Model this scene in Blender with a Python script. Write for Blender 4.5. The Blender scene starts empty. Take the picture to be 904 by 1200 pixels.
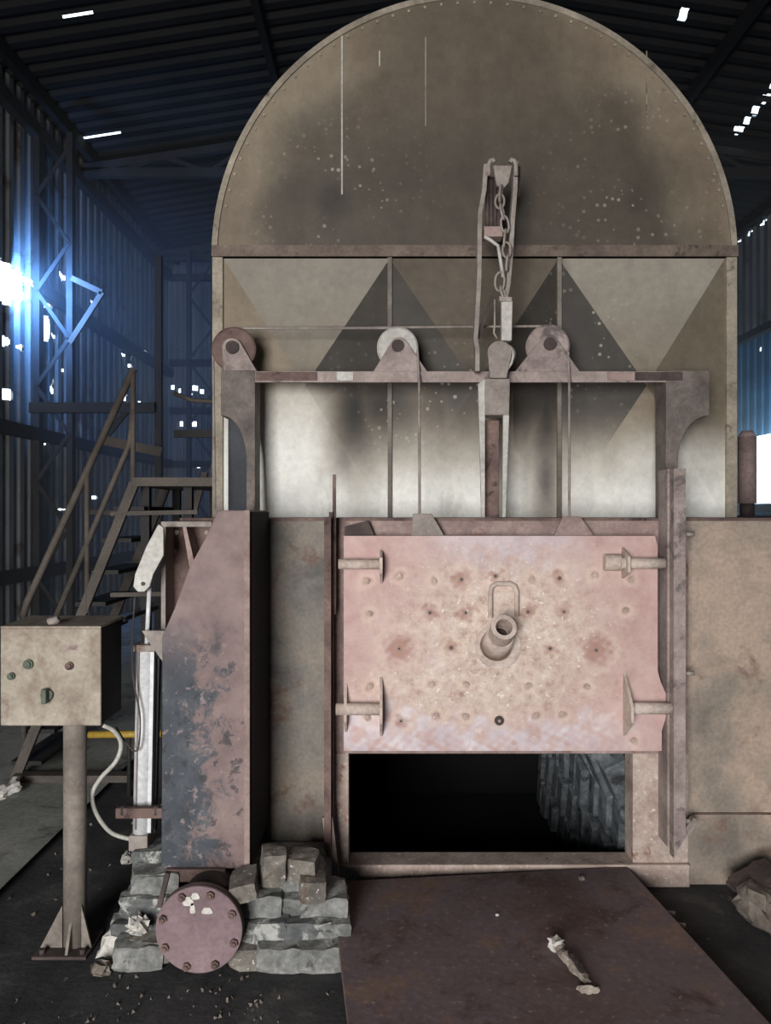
import bpy, bmesh, math, random
import numpy as np
from mathutils import Vector, Matrix
random.seed(7)
rng = np.random.default_rng(7)
S = bpy.context.scene
COL = S.collection

# ------------------------------------------------------------------ camera, light, exposure
EYE = 1.6
F = 900.0                                   # focal length in pixels of the 904 x 1200 frame
cam_d = bpy.data.cameras.new('camera')
cam_d.sensor_fit = 'VERTICAL'
cam_d.sensor_height = 24.0
cam_d.lens = 24.0 * F / 1200.0
cam_d.clip_end = 200
cam = bpy.data.objects.new('camera', cam_d)
COL.objects.link(cam)
cam.location = (0, 0, EYE)
cam.rotation_euler = (math.pi / 2, 0, 0)
S.camera = cam

S.view_settings.view_transform = 'Standard'
S.view_settings.look = 'None'
S.view_settings.gamma = 1.0
S.view_settings.use_curve_mapping = False
S.view_settings.exposure = 0.25

world = bpy.data.worlds.new('overcast_sky')
S.world = world
world.use_nodes = True
wn = world.node_tree
bg = wn.nodes['Background']
bg.inputs['Color'].default_value = (0.72, 0.86, 1.0, 1)
bg.inputs['Strength'].default_value = 3.0


def area_light(name, loc, target, sx, sy, power, color):
    d = bpy.data.lights.new(name, 'AREA')
    d.shape = 'RECTANGLE'
    d.size, d.size_y = sx, sy
    d.energy = power
    d.color = color
    o = bpy.data.objects.new(name, d)
    COL.objects.link(o)
    o.location = loc
    o.rotation_euler = (Vector(target) - Vector(loc)).to_track_quat('-Z', 'Y').to_euler()
    return o


# daylight through the big doorway of the shed, behind the camera
area_light('doorway_daylight', (-1.6, -3.85, 1.55), (0.45, 3.3, 1.7), 2.1, 2.7, 440, (1.0, 0.975, 0.955))
# daylight through the torn gap high in the left wall
area_light('wall_gap_daylight', (-3.92, 8.35, 4.1), (-3.1, 13.0, 3.6), 0.35, 0.4, 95, (0.14, 0.38, 1.0))
# daylight through the opening in the right wall
area_light('wall_opening_daylight', (6.0, 11.7, 2.3), (4.2, 15.0, 4.2), 0.9, 1.0, 60, (0.55, 0.80, 1.0))


# ------------------------------------------------------------------ helpers
def PX(x, Y):
    return (x - 452.0) / F * Y


def PZ(y, Y):
    return EYE + (600.0 - y) / F * Y


def P(x, y, Y):
    return Vector((PX(x, Y), Y, PZ(y, Y)))


def lin(c):
    def f(v):
        v /= 255.0
        return v / 12.92 if v <= 0.04045 else ((v + 0.055) / 1.055) ** 2.4
    return (f(c[0]), f(c[1]), f(c[2]), 1.0)


class MB:
    """collects shapes in world coordinates; build() links them as one mesh object"""
    def __init__(self):
        self.v, self.f, self.smooth = [], [], []

    def add(self, vs, fs, smooth=False):
        o = len(self.v)
        self.v += [tuple(p) for p in vs]
        self.f += [tuple(i + o for i in f) for f in fs]
        self.smooth += [smooth] * len(fs)
        return self

    def box(self, x0, x1, y0, y1, z0, z1):
        x0, x1 = min(x0, x1), max(x0, x1)
        y0, y1 = min(y0, y1), max(y0, y1)
        z0, z1 = min(z0, z1), max(z0, z1)
        return self.add([(x0, y0, z0), (x1, y0, z0), (x1, y1, z0), (x0, y1, z0),
                         (x0, y0, z1), (x1, y0, z1), (x1, y1, z1), (x0, y1, z1)],
                        [(0, 3, 2, 1), (4, 5, 6, 7), (0, 1, 5, 4), (1, 2, 6, 5), (2, 3, 7, 6), (3, 0, 4, 7)])

    def prism(self, prof, y0, y1):
        """profile of (x, z) extruded along y; any winding"""
        a = sum(prof[i][0] * prof[(i + 1) % len(prof)][1] - prof[(i + 1) % len(prof)][0] * prof[i][1] for i in range(len(prof)))
        if a < 0:
            prof = prof[::-1]
        n = len(prof)
        vs = [(x, y0, z) for x, z in prof] + [(x, y1, z) for x, z in prof]
        fs = [tuple(range(n)), tuple(range(2 * n - 1, n - 1, -1))]
        fs += [(i, i + n, (i + 1) % n + n, (i + 1) % n) for i in range(n)]
        return self.add(vs, fs)

    def prism_x(self, prof, x0, x1):
        """profile of (y, z) extruded along x"""
        a = sum(prof[i][0] * prof[(i + 1) % len(prof)][1] - prof[(i + 1) % len(prof)][0] * prof[i][1] for i in range(len(prof)))
        if a > 0:
            prof = prof[::-1]
        n = len(prof)
        vs = [(x0, y, z) for y, z in prof] + [(x1, y, z) for y, z in prof]
        fs = [tuple(range(n)), tuple(range(2 * n - 1, n - 1, -1))]
        fs += [(i, i + n, (i + 1) % n + n, (i + 1) % n) for i in range(n)]
        return self.add(vs, fs)

    def cyl(self, p0, p1, r, n=16, r1=None):
        r1 = r if r1 is None else r1
        p0, p1 = Vector(p0), Vector(p1)
        d = (p1 - p0).normalized()
        a = d.orthogonal().normalized()
        b = d.cross(a)
        vs = []
        for p, q in ((p0, r), (p1, r1)):
            for k in range(n):
                t = 2 * math.pi * k / n
                vs.append(p + a * (q * math.cos(t)) + b * (q * math.sin(t)))
        fs = [(k, (k + 1) % n, (k + 1) % n + n, k + n) for k in range(n)]
        self.add(vs, fs, True)
        o = len(self.v) - 2 * n
        self.f += [tuple(o + k for k in range(n - 1, -1, -1)), tuple(o + n + k for k in range(n))]
        self.smooth += [False, False]
        return self

    def pipe(self, p0, p1, ro, ri, n=24):
        """open tube with wall"""
        p0, p1 = Vector(p0), Vector(p1)
        d = (p1 - p0).normalized()
        a = d.orthogonal().normalized()
        b = d.cross(a)
        vs = []
        for p, q in ((p0, ro), (p1, ro), (p1, ri), (p0, ri)):
            for k in range(n):
                t = 2 * math.pi * k / n
                vs.append(p + a * (q * math.cos(t)) + b * (q * math.sin(t)))
        fs = []
        for s in range(4):
            for k in range(n):
                fs.append((s * n + k, s * n + (k + 1) % n, ((s + 1) % 4) * n + (k + 1) % n, ((s + 1) % 4) * n + k))
        return self.add(vs, fs, False)

    def tube(self, pts, r, n=8, closed=False):
        pts = [Vector(p) for p in pts]
        m = len(pts)
        vs = []
        prev = None
        for i, p in enumerate(pts):
            if closed:
                d = (pts[(i + 1) % m] - pts[i - 1]).normalized()
            else:
                d = (pts[min(i + 1, m - 1)] - pts[max(i - 1, 0)]).normalized()
            if prev is None:
                a = d.orthogonal().normalized()
            else:
                a = (prev - d * prev.dot(d)).normalized()
            prev = a
            b = d.cross(a)
            for k in range(n):
                t = 2 * math.pi * k / n
                vs.append(p + a * (r * math.cos(t)) + b * (r * math.sin(t)))
        fs = []
        for i in range(m if closed else m - 1):
            j = (i + 1) % m
            for k in range(n):
                fs.append((i * n + k, i * n + (k + 1) % n, j * n + (k + 1) % n, j * n + k))
        if not closed:
            fs += [tuple(range(n - 1, -1, -1)), tuple((m - 1) * n + k for k in range(n))]
        return self.add(vs, fs, True)

    def bar(self, p0, p1, w, t, up=(0, 1, 0)):
        """flat bar from p0 to p1: thickness t along 'up', width w across"""
        p0, p1 = Vector(p0), Vector(p1)
        d = (p1 - p0).normalized()
        u = Vector(up)
        u = (u - d * u.dot(d)).normalized()
        s = d.cross(u)
        vs = []
        for p in (p0, p1):
            for a, b in ((-1, -1), (1, -1), (1, 1), (-1, 1)):
                vs.append(p + s * (a * w / 2) + u * (b * t / 2))
        return self.add(vs, [(3, 2, 1, 0), (4, 5, 6, 7), (0, 1, 5, 4), (1, 2, 6, 5), (2, 3, 7, 6), (3, 0, 4, 7)])

    def build(self, name, mat, parent=None, bevel=0.0, loc=None, seg=2):
        base = Vector((0, 0, 0))
        p = parent
        while p is not None:
            base = base + Vector(p.location)
            p = p.parent
        if loc is None:
            loc = Vector((0, 0, 0))
            if parent is None:
                xs = np.array(self.v)
                loc = Vector(((xs[:, 0].min() + xs[:, 0].max()) / 2, (xs[:, 1].min() + xs[:, 1].max()) / 2, xs[:, 2].min()))
        else:
            loc = Vector(loc) - base
        off = base + loc
        me = bpy.data.meshes.new(name)
        me.from_pydata([(v[0] - off.x, v[1] - off.y, v[2] - off.z) for v in self.v], [], self.f)
        me.polygons.foreach_set('use_smooth', self.smooth)
        bm = bmesh.new()
        bm.from_mesh(me)
        bmesh.ops.recalc_face_normals(bm, faces=bm.faces)
        bm.to_mesh(me)
        bm.free()
        me.update()
        me.materials.append(mat)
        o = bpy.data.objects.new(name, me)
        COL.objects.link(o)
        o.location = loc
        if parent is not None:
            o.parent = parent
        if bevel > 0:
            m = o.modifiers.new('edge', 'BEVEL')
            m.width = bevel
            m.segments = seg
            m.limit_method = 'ANGLE'
            m.angle_limit = math.radians(40)
        return o


def tag(o, label=None, cat=None, group=None, kind=None):
    if label:
        o['label'] = label
    if cat:
        o['category'] = cat
    if group:
        o['group'] = group
    if kind:
        o['kind'] = kind
    return o


def empty(name, loc, label=None, cat=None, group=None, kind=None):
    o = bpy.data.objects.new(name, None)
    COL.objects.link(o)
    o.location = loc
    o.empty_display_size = 0.1
    return tag(o, label, cat, group, kind)


def inst(src, parent, loc, rot=None, name=None):
    """copy of one object sharing mesh data; loc is in the parent's space"""
    c = src.copy()
    COL.objects.link(c)
    c.parent = parent
    c.location = loc
    if rot is not None:
        c.rotation_euler = rot
    return c


# ------------------------------------------------------------------ materials
def new_mat(name):
    m = bpy.data.materials.new(name)
    m.use_nodes = True
    nt = m.node_tree
    return m, nt, nt.nodes['Principled BSDF']


def node(nt, typ, **kw):
    n = nt.nodes.new(typ)
    for k, v in kw.items():
        setattr(n, k, v)
    return n


def noise(nt, vec, scale, detail=6, rough=0.6, dist=0.0, stretch=None):
    if stretch is not None:
        mp = node(nt, 'ShaderNodeMapping')
        mp.inputs['Scale'].default_value = stretch
        nt.links.new(vec, mp.inputs['Vector'])
        vec = mp.outputs['Vector']
    n = node(nt, 'ShaderNodeTexNoise')
    n.inputs['Scale'].default_value = scale
    n.inputs['Detail'].default_value = detail
    n.inputs['Roughness'].default_value = rough
    n.inputs['Distortion'].default_value = dist
    nt.links.new(vec, n.inputs['Vector'])
    return n.outputs['Fac']


def ramp(nt, fac, stops, interp='LINEAR'):
    r = node(nt, 'ShaderNodeValToRGB')
    r.color_ramp.interpolation = interp
    e = r.color_ramp.elements
    while len(e) < len(stops):
        e.new(0.5)
    for i, (p, c) in enumerate(stops):
        e[i].position = p
        e[i].color = c if len(c) == 4 else lin(c)
    nt.links.new(fac, r.inputs['Fac'])
    return r.outputs['Color']


def mixc(nt, fac, a, b, blend='MIX'):
    m = node(nt, 'ShaderNodeMix', data_type='RGBA', blend_type=blend)
    for sock, val in ((m.inputs[0], fac), (m.inputs[6], a), (m.inputs[7], b)):
        if isinstance(val, (int, float)):
            sock.default_value = val
        elif isinstance(val, tuple):
            sock.default_value = val if len(val) == 4 else lin(val)
        else:
            nt.links.new(val, sock)
    return m.outputs[2]


def rng_map(nt, val, a, b, c=0.0, d=1.0):
    m = node(nt, 'ShaderNodeMapRange')
    m.interpolation_type = 'SMOOTHSTEP'
    for i, q in zip((1, 2, 3, 4), (a, b, c, d)):
        m.inputs[i].default_value = q
    nt.links.new(val, m.inputs[0])
    return m.outputs[0]


def mul(nt, a, b):
    m = node(nt, 'ShaderNodeMath', operation='MULTIPLY')
    for s, v in ((m.inputs[0], a), (m.inputs[1], b)):
        if isinstance(v, (int, float)):
            s.default_value = v
        else:
            nt.links.new(v, s)
    return m.outputs[0]


def attr(nt, name):
    a = node(nt, 'ShaderNodeAttribute', attribute_name=name)
    return a.outputs['Fac']


def bump(nt, bsdf, fac, strength, dist=0.01):
    b = node(nt, 'ShaderNodeBump')
    b.inputs['Strength'].default_value = strength
    b.inputs['Distance'].default_value = dist
    nt.links.new(fac, b.inputs['Height'])
    nt.links.new(b.outputs['Normal'], bsdf.inputs['Normal'])


def worn(name, stops, scale=6, patch=None, patch_scale=4, patch_rng=(0.5, 0.62), speck=None, rough=0.75, metal=0.0,
         bmp=0.25, stretch=None, fine=60):
    """mottled, weathered surface; patch = colour of wear patches, speck = colour of small flecks"""
    m, nt, b = new_mat(name)
    pos = node(nt, 'ShaderNodeNewGeometry').outputs['Position']
    n1 = noise(nt, pos, scale, 8, 0.65, 0.3, stretch)
    c = ramp(nt, n1, stops)
    if patch is not None:
        n2 = noise(nt, pos, patch_scale, 9, 0.7, 0.4)
        c = mixc(nt, rng_map(nt, n2, *patch_rng), c, patch)
    n3 = noise(nt, pos, fine, 4, 0.6)
    if speck is not None:
        c = mixc(nt, rng_map(nt, n3, 0.62, 0.70), c, speck)
    g = ramp(nt, n3, [(0.3, (0.62, 0.62, 0.62, 1)), (0.7, (1.12, 1.12, 1.12, 1))])
    c = mixc(nt, 0.6, c, g, 'MULTIPLY')
    nt.links.new(c, b.inputs['Base Color'])
    b.inputs['Roughness'].default_value = rough
    b.inputs['Metallic'].default_value = metal
    if bmp:
        bump(nt, b, n3, bmp, 0.004)
    return m


M = {}
M['rust_pink'] = worn('rusty_pink_steel', [(0.3, (118, 98, 94)), (0.5, (154, 132, 126)), (0.72, (178, 156, 147))], 5,
                      (130, 98, 86), 7, (0.56, 0.68), rough=0.8)
M['rust_brown'] = worn('rusty_brown_steel', [(0.3, (70, 54, 50)), (0.5, (108, 86, 80)), (0.72, (140, 116, 106))], 6,
                       (58, 44, 42), 9, (0.56, 0.66), rough=0.8)
M['rust_dark'] = worn('dark_rusty_steel', [(0.3, (46, 38, 37)), (0.55, (76, 64, 61)), (0.75, (104, 86, 80))], 7, rough=0.8)
M['rust_grey'] = worn('grey_dusty_steel', [(0.3, (122, 112, 106)), (0.5, (150, 140, 132)), (0.7, (172, 162, 152))], 8,
                      (118, 92, 84), 6, (0.58, 0.7), rough=0.75)
M['rust_red'] = worn('red_oxide_plate', [(0.3, (112, 92, 94)), (0.5, (130, 108, 111)), (0.7, (146, 124, 126))], 5, rough=0.75, bmp=0.12)
M['ramp_plate'] = worn('purple_rust_plate', [(0.28, (84, 66, 64)), (0.42, (108, 90, 88)), (0.54, (112, 98, 102)), (0.62, (128, 104, 92)), (0.76, (142, 120, 108))], 2.6,
                       (84, 62, 58), 4.5, (0.52, 0.68), (146, 122, 112), rough=0.72, bmp=0.3, fine=45)
M['front_plate'] = worn('scorched_front_plate', [(0.3, (122, 114, 104)), (0.46, (158, 144, 130)), (0.58, (184, 162, 144)), (0.75, (196, 166, 150))], 2.6,
                        (128, 98, 84), 4.0, (0.56, 0.72), rough=0.75, bmp=0.2)
M['front_dim'] = worn('dim_scorched_front_plate', [(0.3, (92, 90, 86)), (0.46, (124, 118, 110)), (0.6, (142, 130, 116)), (0.75, (150, 128, 112))], 3.4,
                        (108, 80, 66), 5.0, (0.54, 0.7), rough=0.75, bmp=0.25)  # darker copy for the left plate; its dimmer light is painted in
M['frame_pale'] = worn('pale_scorched_frame', [(0.3, (150, 128, 118)), (0.5, (184, 164, 152)), (0.7, (206, 190, 178))], 6,
                       (140, 96, 78), 9, (0.6, 0.7), (214, 204, 196), rough=0.8, bmp=0.3)
M['arm_pale'] = worn('pale_pink_scorched_iron', [(0.3, (168, 148, 138)), (0.5, (200, 182, 170)), (0.7, (218, 204, 192))], 9, (170, 138, 124), 9, (0.6, 0.7), rough=0.8, bmp=0.3)
M['gantry'] = worn('dark_dusty_frame_steel', [(0.3, (78, 70, 66)), (0.5, (108, 98, 92)), (0.7, (138, 126, 118))], 7, (88, 72, 68), 6, (0.55, 0.68), rough=0.75)
M['dusty_pink'] = worn('dusty_pinkish_steel', [(0.3, (126, 112, 108)), (0.5, (158, 142, 136)), (0.7, (184, 168, 162))], 7, (104, 94, 90), 5, (0.55, 0.66), rough=0.75)
M['shade_steel'] = worn('shaded_black_steel', [(0.3, (22, 20, 20)), (0.7, (46, 41, 40))], 5, rough=0.9, bmp=0.1)  # black tone that puts the casing side's shade into the colour
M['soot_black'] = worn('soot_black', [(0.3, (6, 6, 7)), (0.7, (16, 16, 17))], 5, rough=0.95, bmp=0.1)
M['shadow_iron'] = worn('shadow_blue_iron', [(0.3, (34, 38, 44)), (0.7, (60, 64, 70))], 6, rough=0.7, bmp=0.1)
M['steel_pale'] = worn('pale_dusty_metal', [(0.3, (162, 158, 150)), (0.5, (190, 186, 178)), (0.7, (206, 204, 196))], 10,
                       (140, 128, 118), 8, (0.6, 0.72), rough=0.6, bmp=0.15)
M['casing_blue'] = None
M['control_box'] = worn('heat_stained_box', [(0.28, (110, 94, 86)), (0.45, (144, 130, 116)), (0.58, (164, 154, 138)), (0.75, (186, 172, 160))], 9,
                        (118, 94, 92), 6, (0.56, 0.7), rough=0.75, bmp=0.25)
M['control_shade'] = worn('shaded_box_side', [(0.3, (20, 17, 16)), (0.7, (38, 33, 31))], 7, rough=0.9)  # near-black tone paints in the shade on the box side
M['post_steel'] = worn('dusty_post_steel', [(0.3, (108, 98, 90)), (0.55, (138, 128, 118)), (0.75, (156, 146, 136))], 7,
                       (98, 78, 68), 8, (0.6, 0.72), rough=0.75)
M['aluminium'] = worn('pale_aluminium', [(0.3, (206, 206, 206)), (0.7, (238, 238, 238))], 8, rough=0.4, metal=0.0, bmp=0.05)
M['black_plastic'] = worn('black_plastic', [(0.3, (16, 16, 17)), (0.7, (30, 30, 31))], 20, rough=0.5, bmp=0.05)
M['hose'] = worn('pale_grey_hose', [(0.3, (170, 168, 158)), (0.7, (204, 202, 192))], 20, rough=0.5, bmp=0.05)
M['button_green'] = worn('dull_green_button', [(0.3, (50, 62, 48)), (0.7, (88, 98, 78))], 40, rough=0.5, bmp=0.1)
M['yellow'] = worn('yellow_paint', [(0.3, (168, 132, 44)), (0.7, (204, 170, 76))], 20, rough=0.6, bmp=0.1)
M['brick'] = worn('grey_firebrick', [(0.3, (84, 80, 74)), (0.5, (116, 110, 102)), (0.7, (148, 142, 130))], 14,
                  (96, 80, 70), 10, (0.56, 0.68), (196, 192, 182), rough=0.9, bmp=0.6)
M['brick_grey'] = worn('grey_block', [(0.3, (66, 68, 68)), (0.5, (92, 94, 93)), (0.7, (116, 117, 114))], 12,
                       (176, 175, 169), 11, (0.52, 0.6), rough=0.9, bmp=0.6)
M['mortar'] = worn('white_mortar', [(0.3, (92, 93, 91)), (0.5, (126, 126, 122)), (0.7, (164, 163, 158))], 16,
                   (84, 84, 82), 12, (0.58, 0.66), rough=0.9, bmp=0.9)
M['white_stone'] = worn('white_stone', [(0.3, (188, 182, 174)), (0.7, (226, 222, 214))], 14, rough=0.9, bmp=0.6)
M['rock'] = worn('grey_brown_rock', [(0.3, (88, 78, 70)), (0.5, (122, 112, 102)), (0.7, (150, 142, 132))], 16, rough=0.9, bmp=0.8)
M['inner_brick'] = worn('sooty_lining_brick', [(0.3, (66, 70, 74)), (0.5, (104, 110, 114)), (0.7, (142, 146, 148))], 12, (48, 50, 52), 10, (0.5, 0.65), rough=0.9, bmp=0.6)
M['corrugated'] = worn('weathered_corrugated_sheet', [(0.3, (84, 86, 88)), (0.5, (118, 120, 120)), (0.7, (142, 142, 140))], 1.2,
                       (70, 52, 44), 1.6, (0.55, 0.68), rough=0.6, bmp=0.0, stretch=(1, 1, 0.35))
M['roof_sheet'] = worn('sooty_roof_sheet', [(0.3, (14, 14, 15)), (0.7, (28, 27, 27))], 1.5, rough=0.8, bmp=0.0)
M['blue_sheet'] = worn('blue_painted_sheet', [(0.3, (50, 92, 128)), (0.7, (92, 140, 172))], 1.2, rough=0.6, bmp=0.0, stretch=(1, 0.4, 2.0))
M['dark_steel'] = worn('dark_structural_steel', [(0.3, (28, 27, 27)), (0.7, (52, 49, 48))], 4, rough=0.75)
M['stair_steel'] = worn('dusty_stair_steel', [(0.3, (70, 63, 58)), (0.7, (104, 95, 87))], 5, rough=0.75)
M['concrete'] = worn('dusty_concrete_slab', [(0.3, (138, 140, 134)), (0.5, (170, 170, 162)), (0.7, (190, 188, 178))], 2.4,
                     (112, 112, 106), 5, (0.54, 0.66), rough=0.95, bmp=0.5, fine=30)
M['soil'] = worn('black_sooty_soil', [(0.3, (36, 36, 37)), (0.55, (64, 63, 63)), (0.75, (98, 96, 93))], 4, (118, 115, 110), 14, (0.62, 0.70),
                 rough=0.95, bmp=0.9, fine=40)
M['wood_grey'] = worn('burnt_wood_scrap', [(0.3, (120, 108, 98)), (0.5, (160, 148, 136)), (0.7, (190, 180, 168))], 20, rough=0.9, bmp=0.5)


def casing_mat():
    """counterweight casing: red-oxide paint flaking to dark blue steel on its lower left"""
    m, nt, b = new_mat('flaking_casing_paint')
    pos = node(nt, 'ShaderNodeNewGeometry').outputs['Position']
    sx = node(nt, 'ShaderNodeSeparateXYZ')
    nt.links.new(pos, sx.inputs[0])
    n1 = noise(nt, pos, 6, 8, 0.65)
    rust = ramp(nt, n1, [(0.3, (104, 86, 84)), (0.5, (126, 106, 103)), (0.7, (146, 126, 119))])
    blue = ramp(nt, n1, [(0.3, (46, 51, 57)), (0.5, (66, 71, 78)), (0.7, (94, 96, 99))])
    # paint burnt off below 1.15 m, more so to the left
    a = node(nt, 'ShaderNodeMath', operation='MULTIPLY_ADD')
    nt.links.new(sx.outputs[0], a.inputs[0])
    a.inputs[1].default_value = -3.4
    a.inputs[2].default_value = -2.68
    zf = rng_map(nt, sx.outputs[2], 1.30, 0.95)
    n2 = noise(nt, pos, 9, 10, 0.75, 0.5)
    s = node(nt, 'ShaderNodeMath', operation='MULTIPLY_ADD')
    nt.links.new(n2, s.inputs[0])
    s.inputs[1].default_value = 3.2
    nt.links.new(a.outputs[0], s.inputs[2])
    f = mul(nt, rng_map(nt, s.outputs[0], 0.95, 1.4), zf)
    c = mixc(nt, f, rust, blue)
    n3 = noise(nt, pos, 26, 8, 0.7)
    c = mixc(nt, mul(nt, rng_map(nt, n3, 0.58, 0.64), mul(nt, zf, 0.7)), c, (150, 132, 128))
    n4 = noise(nt, pos, 18, 8, 0.7)
    c = mixc(nt, mul(nt, rng_map(nt, n4, 0.56, 0.62), mul(nt, zf, 0.75)), c, (44, 46, 50))
    nt.links.new(c, b.inputs['Base Color'])
    b.inputs['Roughness'].default_value = 0.7
    bump(nt, b, n3, 0.3, 0.004)
    return m


M['casing_blue'] = casing_mat()


def hood_mat():
    """arched casing: bare steel, brown scorch, soot deposit with painted facet shade (attr soot), painted pale glow and lit facets (attr ash), runs (attr streak)"""
    m, nt, b = new_mat('scorched_hood_steel')
    pos = node(nt, 'ShaderNodeNewGeometry').outputs['Position']
    n1 = noise(nt, pos, 1.6, 8, 0.65, 0.3)
    base = ramp(nt, n1, [(0.3, (138, 122, 102)), (0.5, (164, 148, 126)), (0.7, (182, 168, 146))])
    n2 = noise(nt, pos, 7, 8, 0.7, 0.2, (1, 1, 0.3))
    base = mixc(nt, mul(nt, rng_map(nt, n2, 0.45, 0.75), 0.35), base, (124, 106, 86))
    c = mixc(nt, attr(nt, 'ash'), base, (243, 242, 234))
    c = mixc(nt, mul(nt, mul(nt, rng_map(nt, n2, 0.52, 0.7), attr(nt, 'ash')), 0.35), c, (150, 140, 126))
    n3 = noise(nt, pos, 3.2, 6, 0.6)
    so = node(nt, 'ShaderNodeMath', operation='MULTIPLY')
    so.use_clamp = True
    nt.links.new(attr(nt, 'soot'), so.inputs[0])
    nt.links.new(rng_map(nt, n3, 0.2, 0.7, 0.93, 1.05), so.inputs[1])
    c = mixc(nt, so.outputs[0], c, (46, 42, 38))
    # pale flecks on the soot
    v = node(nt, 'ShaderNodeTexVoronoi')
    v.inputs['Scale'].default_value = 30
    nt.links.new(pos, v.inputs['Vector'])
    n4 = noise(nt, pos, 2.5, 3, 0.5)
    vs_ = node(nt, 'ShaderNodeSeparateColor')
    nt.links.new(v.outputs['Color'], vs_.inputs[0])
    sz = node(nt, 'ShaderNodeMath', operation='ADD')
    nt.links.new(v.outputs['Distance'], sz.inputs[0])
    nt.links.new(mul(nt, vs_.outputs[0], .30), sz.inputs[1])
    fl = mul(nt, rng_map(nt, sz.outputs[0], 0.36, 0.24), mul(nt, rng_map(nt, n4, 0.42, 0.52), attr(nt, 'fleck')))
    c = mixc(nt, mul(nt, fl, 0.75), c, (176, 170, 158))
    c = mixc(nt, attr(nt, 'streak'), c, (200, 194, 180))
    g1 = ramp(nt, noise(nt, pos, 22, 8, 0.75), [(0.3, (0.72, 0.72, 0.71, 1)), (0.68, (1.08, 1.08, 1.08, 1))])
    c = mixc(nt, 0.7, c, g1, 'MULTIPLY')
    nt.links.new(c, b.inputs['Base Color'])
    b.inputs['Roughness'].default_value = 0.62
    b.inputs['Metallic'].default_value = 0.0
    bump(nt, b, noise(nt, pos, 30, 5, 0.6), 0.12, 0.004)
    return m


M['hood'] = hood_mat()


def door_mat():
    m, nt, b = new_mat('heat_stained_door')
    pos = node(nt, 'ShaderNodeNewGeometry').outputs['Position']
    n1 = noise(nt, pos, 7, 9, 0.7, 0.3)
    pink = ramp(nt, n1, [(0.3, (176, 140, 136)), (0.5, (194, 162, 156)), (0.7, (206, 178, 170))])
    cream = ramp(nt, noise(nt, pos, 22, 9, 0.75), [(0.32, (158, 130, 116)), (0.46, (198, 176, 162)), (0.6, (216, 200, 188)), (0.72, (234, 226, 216))])
    lilac = ramp(nt, n1, [(0.3, (184, 170, 176)), (0.55, (208, 197, 201)), (0.7, (232, 226, 226))])
    c = mixc(nt, attr(nt, 'cream'), pink, cream)
    c = mixc(nt, attr(nt, 'lilac'), c, lilac)
    c = mixc(nt, mul(nt, attr(nt, 'ring'), 0.75), c, (158, 112, 96))
    c = mixc(nt, mul(nt, attr(nt, 'halo'), 0.6), c, (226, 206, 186))
    n3 = noise(nt, pos, 50, 6, 0.7)
    c = mixc(nt, mul(nt, rng_map(nt, n3, 0.58, 0.66), mul(nt, attr(nt, 'cream'), 0.65)), c, (164, 128, 108))
    c = mixc(nt, mul(nt, rng_map(nt, noise(nt, pos, 34, 6, 0.7), 0.60, 0.66), attr(nt, 'cream')), c, (240, 232, 220))
    nt.links.new(c, b.inputs['Base Color'])
    b.inputs['Roughness'].default_value = 0.78
    bump(nt, b, n3, 0.3, 0.004)
    return m


M['door'] = door_mat()

FR = 3.30      # furnace front plate
DR = 3.20      # door face
HD = 3.75      # arched casing face
GN = 3.45      # lifting frame
LEDGE = 1.574

# ------------------------------------------------------------------ the shed
WL, WR, WB, WF = -4.15, 6.2, 14.5, -4.0
EAVE, RIDGE, RX = 6.4, 7.2, 1.0


def roof_z(x):
    return EAVE + (x - WL) / (RX - WL) * (RIDGE - EAVE) if x < RX else EAVE + (WR - x) / (WR - RX) * (RIDGE - EAVE)


def sheet(name, parent, mat, a0, a1, b0, b1, pitch, amp, place, holes=(), joints=()):
    """one corrugated sheet with true holes. a runs across the ribs, b along them; place(a, b, h) -> point"""
    n = max(1, int(round((a1 - a0) / pitch)))
    p = (a1 - a0) / n
    acuts = []
    for k in range(n):
        s = a0 + k * p
        acuts += [(s, 0), (s + p * .30, 0), (s + p * .45, 1), (s + p * .85, 1)]
    acuts.append((a1, 0))
    bc = {b0, b1}
    for (h0, h1, g0, g1) in holes:
        if h1 > a0 and h0 < a1:
            bc.update([min(max(g0, b0), b1), min(max(g1, b0), b1)])
    # extra cuts across so that a hole narrower than a rib still opens
    extra = set()
    for (h0, h1, g0, g1) in holes:
        for q in (h0, h1):
            if a0 < q < a1:
                extra.add(q)

    def hgt(a):
        for (s, h), (s2, h2) in zip(acuts, acuts[1:]):
            if s <= a <= s2:
                return h + (h2 - h) * (a - s) / (s2 - s)
        return 0
    av = [(s, h) for s, h in acuts] + [(q, hgt(q)) for q in extra]
    av.sort()
    bc = sorted(bc)
    vs = [place(a, b, h * amp) for (a, h) in av for b in bc]
    nb = len(bc)
    fs = []
    for i in range(len(av) - 1):
        am = (av[i][0] + av[i + 1][0]) / 2
        for j in range(nb - 1):
            bm_ = (bc[j] + bc[j + 1]) / 2
            if any(h0 < am < h1 and g0 < bm_ < g1 for (h0, h1, g0, g1) in holes):
                continue
            fs.append((i * nb + j, (i + 1) * nb + j, (i + 1) * nb + j + 1, i * nb + j + 1))
    mb = MB()
    mb.add(vs, fs)
    return mb.build(name, mat, parent)


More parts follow.
